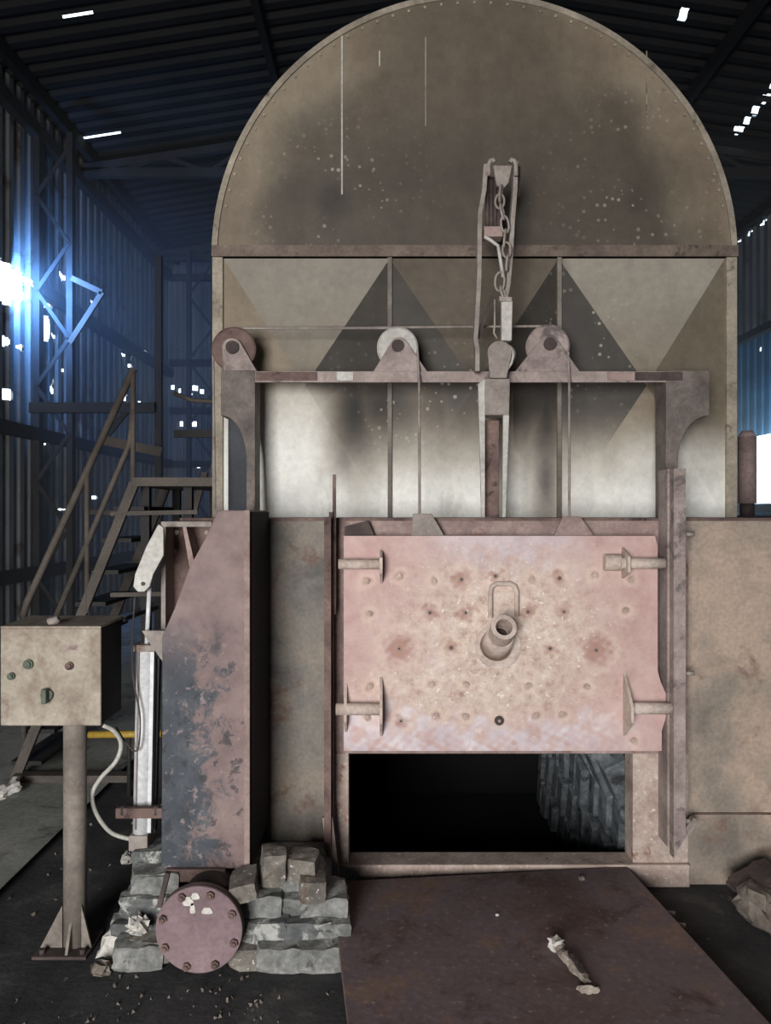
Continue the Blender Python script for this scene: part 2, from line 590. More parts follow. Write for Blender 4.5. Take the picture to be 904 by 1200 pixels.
# ground
ground = MB()
PX0, PX1, PY0, PY1 = -.42, 1.42, 3.41, 5.66
for x0, x1, y0, y1 in ((-12, PX0, -12, 22), (PX1, 14, -12, 22), (PX0, PX1, -12, PY0), (PX0, PX1, PY1, 22)):
    ground.box(x0, x1, y0, y1, -0.6, 0.0)
ground.box(PX0, PX1, PY0, PY1, -0.6, -0.5)
tag(ground.build('floor', M['soil']), 'black soot-covered floor of the shed', kind='structure')
slab = MB()
slab.prism([(-1.66, 0.0), (-1.60, 0.035), (WL + .06, 0.035), (WL + .06, 0.0)], 2.2, 12.0)
tag(slab.build('floor_slab', M['concrete']), 'dusty grey concrete slab on the left', kind='structure')

# left wall with torn holes
LH = []


def lhole(px, py, w, h):
    Y = WL * F / (px - 452.0)
    y0 = WL * F / (px - w / 2 - 452.0)
    y1 = WL * F / (px + w / 2 - 452.0)
    z0, z1 = PZ(py + h / 2, Y), PZ(py - h / 2, Y)
    zm, zh, ym, yh = (z0 + z1) / 2, (z1 - z0) / 2, (y0 + y1) / 2, (y1 - y0) / 2
    for fy, fz in ((1, .45), (.75, .75), (.45, 1)):
        LH.append((ym - yh * fy, ym + yh * fy, zm - zh * fz, zm + zh * fz))


for h in [(0, 328, 52, 38), (8, 336, 40, 22), (20, 324, 38, 10), (0, 330, 32, 50), (2, 399, 8, 13), (21, 408, 8, 8), (4, 462, 14, 13), (58, 457, 8, 14), (60, 446, 4, 10), (59, 393, 7, 9),
          (54, 357, 7, 13), (56, 341, 6, 6), (69, 323, 8, 12), (48, 421, 4, 10), (70, 433, 5, 8), (105, 354, 6, 8), (88, 495, 4, 12), (141, 415, 5, 6), (168, 414, 7, 5),
          (152, 421, 4, 6), (145, 467, 5, 9), (161, 473, 4, 6), (150, 429, 4, 4), (52, 385, 3, 30), (50, 520, 4, 4), (108, 583, 5, 4), (68, 597, 10, 3)]:
    lhole(*h)
wall = empty('wall_left', (WL, 5, 0), 'corrugated left wall of the shed with torn holes', kind='structure')
yy = WF
while yy < WB - .01:
    y2 = min(yy + 1.0, WB)
    sheet('sheet', wall, M['corrugated'], yy, y2, 0, EAVE, 0.25, 0.05, lambda a, b, h: (WL + h, a, b), LH)
    yy = y2
for z in (0.9, 2.5, 4.2, 6.0):
    g = MB().box(WL + .055, WL + .16, 8.95 if z == 4.2 else WF + .1, WB - .1, z - .07, z + .07)
    g.build('girt', M['dark_steel'], wall)

# back wall
BH = []
for px, py, w, h in [(229, 455, 6, 6), (203, 454, 4, 5), (228, 497, 5, 6), (213, 497, 4, 6), (237, 459, 4, 5), (211, 458, 3, 5), (233, 545, 4, 7), (222, 462, 7, 2)]:
    BH.append((PX(px - w / 2, WB), PX(px + w / 2, WB), PZ(py + h / 2, WB), PZ(py - h / 2, WB)))
wall = empty('wall_back', (1, WB, 0), 'dim corrugated back wall behind the arched casing', kind='structure')
xx = WL
while xx < WR - .01:
    x2 = min(xx + 1.035, WR)
    sheet('sheet', wall, M['corrugated'], xx, x2, 0, 7.3, 0.115, 0.03, lambda a, b, h: (a, WB - h, min(b, roof_z(a))), BH)
    xx = x2
for z in (0.9, 2.5, 3.5, 4.4, 6.0):
    MB().box(WL + .1, WR - .1, WB - .13, WB - .035, z - .06, z + .06).build('girt', M['dark_steel'], wall)

# right wall with the bright opening and blue sheets
wall = empty('wall_right', (WR, 5, 0), 'corrugated right wall of the shed with blue lower sheets and an opening', kind='structure')
RHU = [(11.9 + k * .16, 11.9 + k * .16 + .07, EAVE - .10, EAVE - .02) for k in range(16)]
yy = WF
while yy < WB - .01:
    y2 = min(yy + 1.0, WB)
    sheet('sheet', wall, M['corrugated'], yy, y2, 4.55, EAVE, 0.25, 0.05, lambda a, b, h: (WR - h, a, b), RHU)
    sheet('blue_sheet', wall, M['blue_sheet'], yy, y2, 0, 4.55, 0.25, 0.02, lambda a, b, h: (WR - h, a, b),
          [(10.6, 12.88, 1.74, 2.86), (12.62, 12.67, 4.25, 4.31)])
    yy = y2
for z in (1.66, 4.55):
    MB().box(WR - .16, WR - .055, WF + .1, WB - .1, z - .06, z + .06).build('girt', M['dark_steel'], wall)

# front wall with the doorway behind the camera
wall = empty('wall_front', (1, WF, 0), 'front wall of the shed with a wide doorway, behind the camera', kind='structure')
MB().box(-0.5, WR, WF - .05, WF, 0, 7.3).build('wall_panel', M['corrugated'], wall)
MB().box(WL, -2.7, WF - .05, WF, 0, 7.3).build('wall_panel', M['corrugated'], wall)
MB().box(-2.7, -0.5, WF - .05, WF, 3.0, 7.3).build('wall_panel', M['corrugated'], wall)

# roof: two slopes, ribs running down the slope, purlins along the shed
roof = empty('ceiling', (1, 5, EAVE), 'dark sooty corrugated roof with pinholes of daylight', kind='structure')
RFH = [(9.02, 9.10, 4.55, 4.63), (9.18, 9.30, 4.57, 4.66), (9.36, 9.40, 4.60, 4.64), (9.52, 9.62, 4.58, 4.66), (9.66, 9.70, 4.62, 4.67), (9.80, 9.88, 4.60, 4.67),
       (9.95, 10.10, 4.58, 4.70), (10.14, 10.18, 4.62, 4.66), (10.24, 10.28, 4.62, 4.66), (8.02, 8.16, 3.10, 3.18), (7.6, 7.62, -3.2, -2.9), (9.85, 9.87, -3.95, -3.4)]
yy = WF
while yy < WB - .01:
    y2 = min(yy + 1.0, WB)
    hl = [h for h in RFH]
    sheet('sheet', roof, M['roof_sheet'], yy, y2, WL, RX, 0.25, 0.05, lambda a, b, h: (b, a, roof_z(b) - h), [q for q in hl if q[3] < RX])
    sheet('sheet', roof, M['roof_sheet'], yy, y2, RX, WR, 0.25, 0.05, lambda a, b, h: (b, a, roof_z(b) - h), [q for q in hl if q[2] > RX])
    yy = y2
for x in (-3.9, -1.3, 1.0, 3.7, 5.9):
    MB().box(x - .04, x + .04, WF + .1, WB - .1, roof_z(x) - .2, roof_z(x) - .055).build('purlin', M['roof_sheet'], roof)


def truss(Y):
    t = MB()
    t.bar((WL + .1, Y, EAVE - .3), (WR - .1, Y, EAVE - .3), .12, .08)
    t.bar((WL + .1, Y, EAVE - .25), (RX, Y, RIDGE - .3), .1, .08)
    t.bar((RX, Y, RIDGE - .3), (WR - .1, Y, EAVE - .25), .1, .08)
    for k in range(8):
        x = WL + .6 + k * 1.2
        t.bar((x, Y, EAVE - .3), (x + .6, Y, roof_z(x + .6) - .27), .06, .05)
        t.bar((x + .6, Y, roof_z(x + .6) - .27), (x + 1.2, Y, EAVE - .3), .06, .05)
    return t


for Y in (10.2, 13.6):
    truss(Y).build('truss', M['dark_steel'], roof)

# ------------------------------------------------------------------ lower furnace body
fb = empty('furnace_body', (0.6, 4.7, 0), 'large low rusty furnace body with an open firing mouth under its door', 'furnace')
XL, XRt = -0.88, 3.0
OX0, OX1, OZ0, OZ1 = PX(409, FR), PX(741, FR), PZ(1010, FR), PZ(882, FR)
jl, jr = PX(388, FR), PX(806, FR)
MB().box(XL, jl, FR, FR + .03, 0.0, LEDGE - .012).build('front_plate', M['front_dim'], fb)
MB().box(jr, XRt, FR, FR + .03, 0.0, LEDGE - .012).build('front_plate', M['front_plate'], fb)
seam = MB().box(jr + .02, XRt, FR - .012, FR, PZ(952, FR) - .006, PZ(952, FR))
seam.build('seam_strip', M['rust_brown'], fb)
hdr = MB().box(jl, jr, FR - .012, FR + .03, OZ1, LEDGE - .012)
hdr.build('door_header', M['rust_pink'], fb)
MB().box(jl, OX0, FR - .012, FR + .10, OZ0, OZ1).build('jamb', M['frame_pale'], fb, .004)
MB().box(OX1, jr, FR - .012, FR + .10, OZ0, OZ1).build('jamb', M['frame_pale'], fb, .004)
MB().box(jl, jr, FR - .03, FR + .10, 0.0, OZ0).build('sill', M['frame_pale'], fb, .006)
MB().box(XL, XRt, FR - .015, FR + .42, LEDGE - .012, LEDGE).build('top_ledge', M['rust_brown'], fb)
MB().box(XL, XL + .03, FR + .03, 6.2, 0, LEDGE - .012).build('side_plate', M['rust_dark'], fb)
MB().box(XRt - .03, XRt, FR + .03, 6.2, 0, LEDGE - .012).build('side_plate', M['rust_dark'], fb)
MB().box(XL + .03, XRt - .03, 6.17, 6.2, 0, LEDGE - .012).build('back_plate', M['rust_dark'], fb)
MB().box(XL, XRt, FR + .42, 6.2, LEDGE - .012, LEDGE).build('top_plate', M['rust_dark'], fb)
# chamber behind the mouth: hearth, back and left lining, brick vault springing on the right
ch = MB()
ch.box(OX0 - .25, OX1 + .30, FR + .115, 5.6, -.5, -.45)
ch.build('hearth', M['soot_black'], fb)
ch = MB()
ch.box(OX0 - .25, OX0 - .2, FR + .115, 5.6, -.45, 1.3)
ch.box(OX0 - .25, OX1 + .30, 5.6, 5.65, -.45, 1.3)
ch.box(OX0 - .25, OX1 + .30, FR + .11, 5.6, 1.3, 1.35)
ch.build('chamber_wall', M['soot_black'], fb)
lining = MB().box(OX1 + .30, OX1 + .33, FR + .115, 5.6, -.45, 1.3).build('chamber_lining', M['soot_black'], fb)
bm0 = None
bl, bh, bt = 0.125, 0.235, 0.12
rows = [(1.13, -.36, 0), (1.135, -.12, 0), (1.13, .125, 3)]
for ang in (27, 55, 83):
    t = math.radians(ang)
    rows.append((.70 + .42 * math.cos(t), .14 + .50 * math.sin(t), ang))
for row, (px_, pz_, adeg) in enumerate(rows):
    ang = math.radians(adeg)
    for k in range(9):
        yc = FR + .40 + k * (bl + .085) + -row * .045
        if bm0 is None:
            q = MB().box(-bt / 2, bt / 2, -bl / 2, bl / 2, -bh / 2, bh / 2)
            bm0 = q.build('brick', M['inner_brick'], lining, .008, loc=(px_, yc, pz_), seg=1)
            # build() treats coordinates as world: recentre
            for v in bm0.data.vertices:
                v.co += Vector((px_, yc, pz_))
            bm0.rotation_euler = (.34, -ang, 0)
            base_l = Vector(lining.location) + Vector(fb.location)
        else:
            jit = rng.uniform(-.012, .012)
            c = inst(bm0, lining, Vector((px_ + jit, yc, pz_ + jit)) - base_l, (rng.uniform(-.04, .04) + .34, -ang + rng.uniform(-.06, .06), rng.uniform(-.05, .05)))

# guide rails on both sides of the door
RY0, RY1 = 3.12, FR - .013
x0, x1 = PX(380, RY0), PX(388, RY0)
r = MB().prism([(x0, PZ(995, RY0)), (x1, PZ(1012, RY0)), (x1, PZ(606, RY0)), (x0, PZ(606, RY0))], RY0, RY0 + .02)
r.box(x0, x0 + .012, RY0 + .02, RY1, PZ(990, RY0), PZ(606, RY0))
r.box(PX(390, 3.2), PX(394, 3.2), 3.195, 3.21, LEDGE - .4, PZ(556, 3.2))
r.box(x1 - .012, x1 + .004, RY0 + .055, RY1, .08, PZ(600, RY0))
r.build('guide_rail', M['rust_brown'], fb)
x0, x1 = PX(790, RY0), PX(804, RY0)
r = MB().prism([(x0, PZ(1006, RY0)), (x1, PZ(980, RY0)), (x1, PZ(549, RY0)), (x0, PZ(549, RY0))], RY0, RY0 + .045)
r.prism([(x0 + .006, PZ(1000, RY0)), (x1, PZ(980, RY0)), (x1, PZ(551, RY0)), (x0 + .006, PZ(551, RY0))], RY0 + .045, RY0 + .06)
r.prism([(x0 - .004, PZ(1000, RY0)), (x1, PZ(980, RY0)), (x1, PZ(549, RY0)), (x0 - .004, PZ(549, RY0))], RY0 + .06, RY1)
r.build('guide_rail', M['dusty_pink'], fb)
for y in (626, 789, 962):
    q = P(806, y, 3.2)
    MB().cyl((q.x - .01, q.y, q.z), (q.x + .028, q.y, q.z), .009, 10).build('rail_bolt', M['rust_grey'], fb)
q = P(812, 968, 3.2)
MB().bar((q.x - .045, q.y, q.z - .035), (q.x + .012, q.y, q.z + .03), .03, .03).build('rail_clip', M['rust_grey'], fb)
q = MB().prism([(PX(776, 3.27), PZ(925, 3.27)), (PX(786, 3.27), PZ(930, 3.27)), (PX(787, 3.27), PZ(952, 3.27)), (PX(777, 3.27), PZ(948, 3.27))], 3.255, 3.287)
q.build('mortar_patch', M['white_stone'], fb)
# small brace at the foot of the left rail
q = MB().prism([(PX(378, 3.15), PZ(958, 3.15)), (PX(390, 3.15), PZ(958, 3.15)), (PX(398, 3.15), PZ(1028, 3.15)), (PX(386, 3.15), PZ(1028, 3.15))], 3.145, 3.165)
q.build('rail_foot', M['rust_pink'], fb)

# ------------------------------------------------------------------ arched casing behind
hood = empty('arched_casing', (PX(556, HD), 5.0, LEDGE), 'tall sooty steel casing with a rounded arch top and cross-folded panels', 'casing')
HX0, HX1 = PX(250, HD), PX(862, HD)
HC, HR = (HX0 + HX1) / 2, (HX1 - HX0) / 2
SPR = 2.85


def set_attr(o, **arrs):
    for k, a in arrs.items():
        at = o.data.attributes.new(k, 'FLOAT', 'POINT')
        at.data.foreach_set('value', np.clip(np.asarray(a, dtype=np.float32), 0, 1))


def world_xyz(o):
    n = len(o.data.vertices)
    a = np.empty(n * 3)
    o.data.vertices.foreach_get('co', a)
    a = a.reshape(-1, 3)
    p = o
    while p is not None:
        a = a + np.array(p.location)
        p = p.parent
    return a


def sst(a, b, x):
    t = np.clip((x - a) / (b - a), 0, 1)
    return t * t * (3 - 2 * t)


def blob(x, z, cx, cz, rx, rz):
    return np.exp(-(((x - cx) / rx) ** 2 + ((z - cz) / rz) ** 2))


def px_of(a):
    return 452 + a[:, 0] / HD * F, 600 - (a[:, 2] - EYE) / HD * F


# half-disc front plate as a polar grid
mb = MB()
NA, NR = 120, 60
vs, fs = [], []
for i in range(NA + 1):
    t = math.pi * i / NA
    for j in range(NR + 1):
        rr = HR * j / NR
        vs.append((HC + rr * math.cos(t), HD, SPR + rr * math.sin(t)))
for i in range(NA):
    for j in range(NR):
        q = i * (NR + 1) + j
        fs.append((q, q + 1, q + NR + 2, q + NR + 1))
mb.add(vs, fs)
arch = mb.build('arch_plate', M['hood'], hood)
a = world_xyz(arch)
ax, ay = px_of(a)
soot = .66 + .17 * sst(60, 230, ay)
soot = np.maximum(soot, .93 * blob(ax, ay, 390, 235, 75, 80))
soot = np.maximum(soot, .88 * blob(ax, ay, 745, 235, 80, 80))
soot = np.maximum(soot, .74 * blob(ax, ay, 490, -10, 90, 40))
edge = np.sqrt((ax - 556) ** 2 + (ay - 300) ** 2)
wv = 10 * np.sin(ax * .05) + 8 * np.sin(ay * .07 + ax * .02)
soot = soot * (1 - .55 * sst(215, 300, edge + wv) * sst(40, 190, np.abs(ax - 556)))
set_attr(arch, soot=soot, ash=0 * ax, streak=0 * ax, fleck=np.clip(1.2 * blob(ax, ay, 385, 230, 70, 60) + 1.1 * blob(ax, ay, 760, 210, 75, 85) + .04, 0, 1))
# rims, angle iron and vertical stiffeners
rim = MB()
n = 96
prof = []
for i in range(n + 1):
    t = math.pi * i / n
    prof.append((math.cos(t), math.sin(t)))
vs, fs = [], []
for (c, s) in prof:
    for rr, y in ((HR - .022, HD - .012), (HR + .006, HD - .012), (HR + .006, HD + .03), (HR - .022, HD + .03)):
        vs.append((HC + rr * c, y, SPR + rr * s))
for i in range(n):
    for k in range(4):
        fs.append((i * 4 + k, i * 4 + (k + 1) % 4, (i + 1) * 4 + (k + 1) % 4, (i + 1) * 4 + k))
rim.add(vs, fs)
M['hood_rim'] = worn('dusty_brown_rim', [(0.3, (126, 116, 102)), (0.5, (156, 146, 130)), (0.7, (182, 170, 152))], 5, (94, 80, 70), 6, (0.56, 0.68), rough=0.75)
M['hood_angle'] = worn('brown_angle_iron', [(0.3, (84, 70, 62)), (0.5, (112, 98, 88)), (0.7, (136, 120, 106))], 6, (72, 58, 52), 8, (0.55, 0.66), rough=0.75)
rim.build('arch_rim', M['hood_rim'], hood)
MB().box(HX0, HX1, HD - .035, HD - .028, PZ(303, HD), PZ(290, HD)).box(HX0, HX1, HD - .028, HD, PZ(293, HD), PZ(290, HD)).build('angle_iron', M['hood_angle'], hood)
MB().box(HX0, PX(262, HD), HD - .02, HD + .02, LEDGE, PZ(303, HD)).build('side_strip', M['hood_rim'], hood)
MB().box(PX(850, HD), HX1, HD - .02, HD + .02, LEDGE, PZ(303, HD)).build('side_strip', M['hood_rim'], hood)
# three cross-folded panels, each a shallow pyramid standing proud
xs = [PX(262, HD), PX(457, HD), PX(655, HD), PX(850, HD)]
zt, zb = PZ(303, HD), LEDGE
for k in range(3):
    xa, xb = xs[k], xs[k + 1]
    xc, zc = (xa + xb) / 2, (zt + zb) / 2
    N = 64
    vs, fs, so = [], [], []
    facets = [((xa, zt), (xb, zt)), ((xb, zt), (xb, zb)), ((xb, zb), (xa, zb)), ((xa, zb), (xa, zt))]
    ids = []
    for fi, (p, q) in enumerate(facets):
        o = len(vs)
        for i in range(N + 1):
            for j in range(N + 1):
                ex = p[0] + (q[0] - p[0]) * i / N
                ez = p[1] + (q[1] - p[1]) * i / N
                t = j / N
                vs.append((ex + (xc - ex) * t, HD - .07 * t, ez + (zc - ez) * t))
                ids.append(fi)
        for i in range(N):
            for j in range(N):
                a0 = o + i * (N + 1) + j
                if j == N - 1:
                    fs.append((a0, a0 + N + 1, a0 + 1))
                else:
                    fs.append((a0, a0 + N + 1, a0 + N + 2, a0 + 1))
    mb = MB()
    mb.add(vs, fs)
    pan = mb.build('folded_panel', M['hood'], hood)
    a = world_xyz(pan)
    ax, ay = px_of(a)
    ids = np.array(ids)
    fac = np.array([[.46, .93, .6, .30], [.70, .94, .7, .93], [.38, .56, .4, .95]][k])[ids]  # darkness per facet: soot plus facet shading painted into the mask
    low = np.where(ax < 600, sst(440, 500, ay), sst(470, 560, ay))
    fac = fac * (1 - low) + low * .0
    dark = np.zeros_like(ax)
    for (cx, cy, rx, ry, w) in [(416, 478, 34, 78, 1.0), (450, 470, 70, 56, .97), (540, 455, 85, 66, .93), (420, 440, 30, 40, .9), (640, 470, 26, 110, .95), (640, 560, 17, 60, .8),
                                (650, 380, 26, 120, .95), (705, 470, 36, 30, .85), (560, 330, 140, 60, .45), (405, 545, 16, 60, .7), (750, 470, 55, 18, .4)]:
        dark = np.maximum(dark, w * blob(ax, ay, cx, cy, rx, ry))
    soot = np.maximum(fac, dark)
    ash = sst(500, 590, ay) * (1 - .85 * blob(ax, ay, 640, 570, 22, 80)) * (1 - .5 * blob(ax, ay, 420, 540, 16, 60))  # bright glow at the panel base, painted into the colour
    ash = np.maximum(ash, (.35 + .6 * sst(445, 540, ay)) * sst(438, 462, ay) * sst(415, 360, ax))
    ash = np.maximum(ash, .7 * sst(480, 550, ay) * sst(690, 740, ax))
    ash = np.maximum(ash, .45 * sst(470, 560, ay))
    ash = np.maximum(ash, .30 * sst(520, 300, ay) * (k != 1) * (ids == 0))  # top facets of the outer panels painted lighter, as if lit
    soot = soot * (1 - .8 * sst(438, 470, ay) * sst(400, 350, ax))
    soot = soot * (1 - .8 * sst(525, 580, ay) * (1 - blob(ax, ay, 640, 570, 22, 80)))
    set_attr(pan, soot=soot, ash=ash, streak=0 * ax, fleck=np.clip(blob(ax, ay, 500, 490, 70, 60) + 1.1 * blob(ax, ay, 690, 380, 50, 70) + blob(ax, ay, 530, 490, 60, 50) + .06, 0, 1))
M['stiff'] = worn('dusty_grey_strip', [(0.3, (92, 84, 76)), (0.5, (118, 110, 100)), (0.7, (140, 132, 120))], 5, rough=0.75)
for x in (457, 655):
    MB().box(PX(x - 2.5, HD), PX(x + 2.5, HD), HD - .02, HD, LEDGE, PZ(303, HD)).build('stiffener', M['stiff'], hood)
# pale drip runs standing on the arch plate
for (x, y0, y1, w) in [(401, 36, 228, 2.0), (445, 60, 78, 1.6), (499, 44, 148, 1.2), (758, 60, 140, 1.2)]:
    MB().box(PX(x - w / 2, HD), PX(x + w / 2, HD), HD - .004, HD, PZ(y1, HD), PZ(y0, HD)).build('drip_run', M['steel_pale'] if w > 1.5 else M['hood_rim'], hood)
# rim bolts
b0 = None
for i in range(3, 46):
    t = math.pi * i / 48
    p = Vector((HC + (HR - .04) * math.cos(t), HD, SPR + (HR - .04) * math.sin(t)))
    if b0 is None:
        b0 = MB().cyl((p.x, HD - .008, p.z), (p.x, HD, p.z), .007, 8).build('rim_bolt', M['hood_rim'], hood, loc=p)
    else:
        inst(b0, hood, p - Vector(hood.location))
# vault and side walls going back
vs, fs = [], []
for (c, s) in prof:
    vs += [(HC + HR * c, HD + .03, SPR + HR * s), (HC + HR * c, 6.2, SPR + HR * s)]
for i in range(n):
    fs.append((2 * i, 2 * i + 2, 2 * i + 3, 2 * i + 1))
MB().add(vs, fs, True).build('vault', M['rust_dark'], hood)
MB().box(HX0, HX0 + .01, HD + .02, 6.2, LEDGE, SPR).box(HX1 - .01, HX1, HD + .02, 6.2, LEDGE, SPR).build('side_wall', M['rust_dark'], hood)
MB().prism([(HC + HR * c, SPR + HR * s) for (c, s) in prof] + [(HX0, LEDGE), (HX1, LEDGE)], 6.19, 6.2).build('rear_wall', M['rust_dark'], hood)

# ------------------------------------------------------------------ lifting frame on the ledge
fr = empty('lifting_gantry', (PX(545, GN), GN + .08, LEDGE), 'grey-brown steel portal frame with cable pulleys above the furnace door', 'frame')


def gx(x):
    return PX(x, GN)


def gz(y):
    return PZ(y, GN)


def knee(inner0, inner1, outer):
    """post profile: leg with a block on top, reaching outwards over a concave fillet"""
    s = 1 if outer > inner1 else -1
    pts = [(gx(inner0), LEDGE), (gx(inner0), gz(434)), (gx(outer), gz(434)), (gx(outer), gz(487))]
    x_leg, x_out = gx(inner1), gx(outer)
    rx, rz = abs(x_out - x_leg) * .98, gz(487) - gz(540)
    cx, cz = x_leg + s * rx, gz(540)
    for i in range(0, 13):
        t = math.pi / 2 * i / 12
        pts.append((cx - s * rx * math.sin(t), cz + rz * math.cos(t)))
    pts.append((x_leg, LEDGE))
    return pts


MB().prism(knee(299, 289, 259), GN, GN + .14).build('post', M['gantry'], fr, .004)
MB().prism(knee(781, 795, 832), GN, GN + .14).build('post', M['gantry'], fr, .004)
MB().box(PX(268, 3.66), PX(296, 3.66), 3.65, 3.67, LEDGE, PZ(480, 3.66)).build('post_shadow_plate', M['shadow_iron'], fr)  # dark plate added where the left post's shadow falls
bmx = MB().box(gx(299), gx(781), GN, GN + .012, gz(448), gz(435)).box(gx(299), gx(781), GN + .012, GN + .12, gz(439), gz(435))
bmx.build('beam', M['dusty_pink'], fr, .002)
MB().box(gx(300), gx(372), GN - .004, GN, gz(446), gz(436)).build('patch_plate', M['rust_brown'], fr)
for xa, xb, mt in ((395, 414, 'steel_pale'), (712, 744, 'rust_pink'), (744, 800, 'rust_dark')):
    MB().box(gx(xa), gx(xb), GN - .004, GN, gz(446), gz(436)).build('patch_plate', M[mt], fr)


def pulley(cx, cy, rpx, gus, mat_g, mat_w, Yw=3.52):
    c = P(cx, cy, Yw)
    R = rpx / F * Yw
    g = MB()
    pts = [(PX(x, Yw - .045), PZ(y, Yw - .045)) for x, y in gus]
    g.prism(pts, Yw - .045, Yw - .03)
    g.prism([(x, z) for x, z in pts], Yw + .03, Yw + .045)
    gp = g.build('pulley_bracket', mat_g, fr, .003)
    w = MB()
    n = 40
    vs, fs = [], []
    rings = [(R * .30, -.024), (R * .92, -.024), (R, -.018), (R * .9, 0.0), (R, .018), (R * .92, .024), (R * .30, .024)]
    for i in range(n):
        t = 2 * math.pi * i / n
        for rr, dy in rings:
            vs.append((c.x + rr * math.cos(t), c.y + dy, c.z + rr * math.sin(t)))
    m = len(rings)
    for i in range(n):
        for k in range(m):
            fs.append((i * m + k, ((i + 1) % n) * m + k, ((i + 1) % n) * m + (k + 1) % m, i * m + (k + 1) % m))
    w.add(vs, fs, False)
    wp = w.build('pulley_wheel', mat_w, gp)
    MB().cyl((c.x, c.y - .062, c.z), (c.x, c.y + .062, c.z), R * .29, 16).build('axle', M['rust_dark'], gp)
    return c, R


def lobe(cx, cy, r, a0, a1, n=10):
    return [(cx + r * math.cos(math.radians(a0 + (a1 - a0) * i / n)), cy - r * math.sin(math.radians(a0 + (a1 - a0) * i / n))) for i in range(n + 1)]


pl = pulley(275, 410, 26, [(262, 438)] + lobe(272, 408, 12, 170, 30) + [(303, 438)], M['dusty_pink'], M['rust_brown'])
pm = pulley(466, 408, 24, [(436, 438)] + lobe(468, 405, 10, 150, 30) + [(503, 438)], M['dusty_pink'], M['steel_pale'])
pr = pulley(642, 406, 25, [(602, 438)] + lobe(644, 403, 11, 150, 25) + [(682, 438)], M['dusty_pink'], M['dusty_pink'])

# cables: over the pulley tops, down to the door and to the counterweight
zc = pm[0].z + pm[1] * .97


def cable(pts, label):
    o = MB().tube(pts, .006, 8).build('lifting_cable', M['rust_grey'])
    tag(o, label, 'cable', 'door lifting cables')
    return o


def arc(c, R, y, a0, a1, n=10):
    return [(c.x + R * math.cos(math.radians(a0 + (a1 - a0) * i / n)), y, c.z + R * math.sin(math.radians(a0 + (a1 - a0) * i / n))) for i in range(n + 1)]


LUGY = 3.235
lugs = [(492, 611), (668, 612)]
rc = .97
cable([P(252, 596, 3.47) * 1.0] + arc(pl[0], pl[1] * rc, 3.52, 180, 90) + arc(pm[0], pm[1] * rc, 3.515, 90, 0) + [(PX(491.5, 3.40), 3.40, PZ(448, 3.40)), (PX(492, LUGY), LUGY, PZ(607, LUGY))],
      'steel cable hanging from the middle pulley to the door')
cable(arc(pl[0], pl[1] * rc, 3.527, 150, 90) + arc(pr[0], pr[1] * rc, 3.527, 90, 0) + [(PX(667.5, 3.40), 3.40, PZ(448, 3.40)), (PX(667.5, LUGY), LUGY, PZ(607, LUGY))],
      'long steel cable hanging from the right pulley to the door')

# ------------------------------------------------------------------ chain arm in the middle of the frame
CY = 3.38
arm = empty('chain_arm', P(580, 606, CY), 'upright grey forked arm with a twisted chain in front of the frame beam', 'lifting arm')


def poly(name, pts, y0, y1, mat, parent=arm, bev=.002, Y=CY):
    return MB().prism([(PX(x, Y), PZ(y, Y)) for x, y in pts], y0, y1).build(name, mat, parent, bev)


def strap(name, pts, wpx, depth, mat, y=CY, parent=arm):
    L = [(x - wpx / 2, yy) for x, yy in pts]
    Rr = [(x + wpx / 2, yy) for x, yy in pts][::-1]
    mb = MB()
    for (p, q) in zip(pts, pts[1:]):
        mb.prism([(PX(p[0] - wpx / 2, y), PZ(p[1], y)), (PX(p[0] + wpx / 2, y), PZ(p[1], y)), (PX(q[0] + wpx / 2, y), PZ(q[1], y)), (PX(q[0] - wpx / 2, y), PZ(q[1], y))], y - depth / 2, y + depth / 2)
    return mb.build(name, mat, parent)


strap('side_strap', [(569, 195), (567, 225), (562, 252), (561, 330), (557, 400), (559, 410), (559, 436)], 5, .05, M['rust_grey'])
strap('side_strap', [(604, 192), (603, 225), (600, 262), (598, 300), (595, 335), (592, 350)], 5, .05, M['rust_grey'], CY + .02)
strap('rear_strap', [(608, 196), (606, 232)], 5, .03, M['rust_dark'], CY + .07)
poly('fork_plate', [(578, 195), (600, 195), (596, 215), (590, 222), (582, 218)], CY - .01, CY + .01, M['rust_grey'])
for cx, d in ((576, 1), (602, -1)):
    pts = [(cx - d * 3, 206), (cx - d * 3, 193), (cx - d * 1, 188), (cx + d * 2, 187), (cx + d * 4, 190)]
    MB().tube([P(x, y, CY - .02) for x, y in pts], .010, 8).build('hook_tip', M['rust_grey'], arm)
for k, x in enumerate((571.5, 576, 580.5, 585)):
    MB().cyl(P(x, 208, CY + .03), P(x, 268, CY + .03), .009, 8).build('spring_bar', M['rust_dark'], arm)
poly('cross_block', [(567, 267), (588, 267), (589, 279), (567, 279)], CY - .02, CY + .05, M['rust_pink'])
MB().tube([P(x, y, CY - .03) for x, y in ((568, 277), (576, 282), (584, 288), (586, 300), (590, 325))], .008, 8).build('tie_rod', M['steel_pale'], arm)


def link(cx, cy, h, w, tilt, face, r=.0055):
    """oval chain link centred on pixel (cx, cy)"""
    c = P(cx, cy, CY - .035)
    s = CY / F
    pts = []
    for i in range(16):
        t = 2 * math.pi * i / 16
        u = w / 2 * s * math.cos(t)
        v = h / 2 * s * math.sin(t)
        x = u * math.cos(face)
        y = u * math.sin(face)
        p = Vector((x, y, v))
        p.rotate(Matrix.Rotation(tilt, 3, 'Y'))
        pts.append(c + p)
    return MB().tube(pts, r, 7, True).build('chain_link', M['rust_grey'], arm)


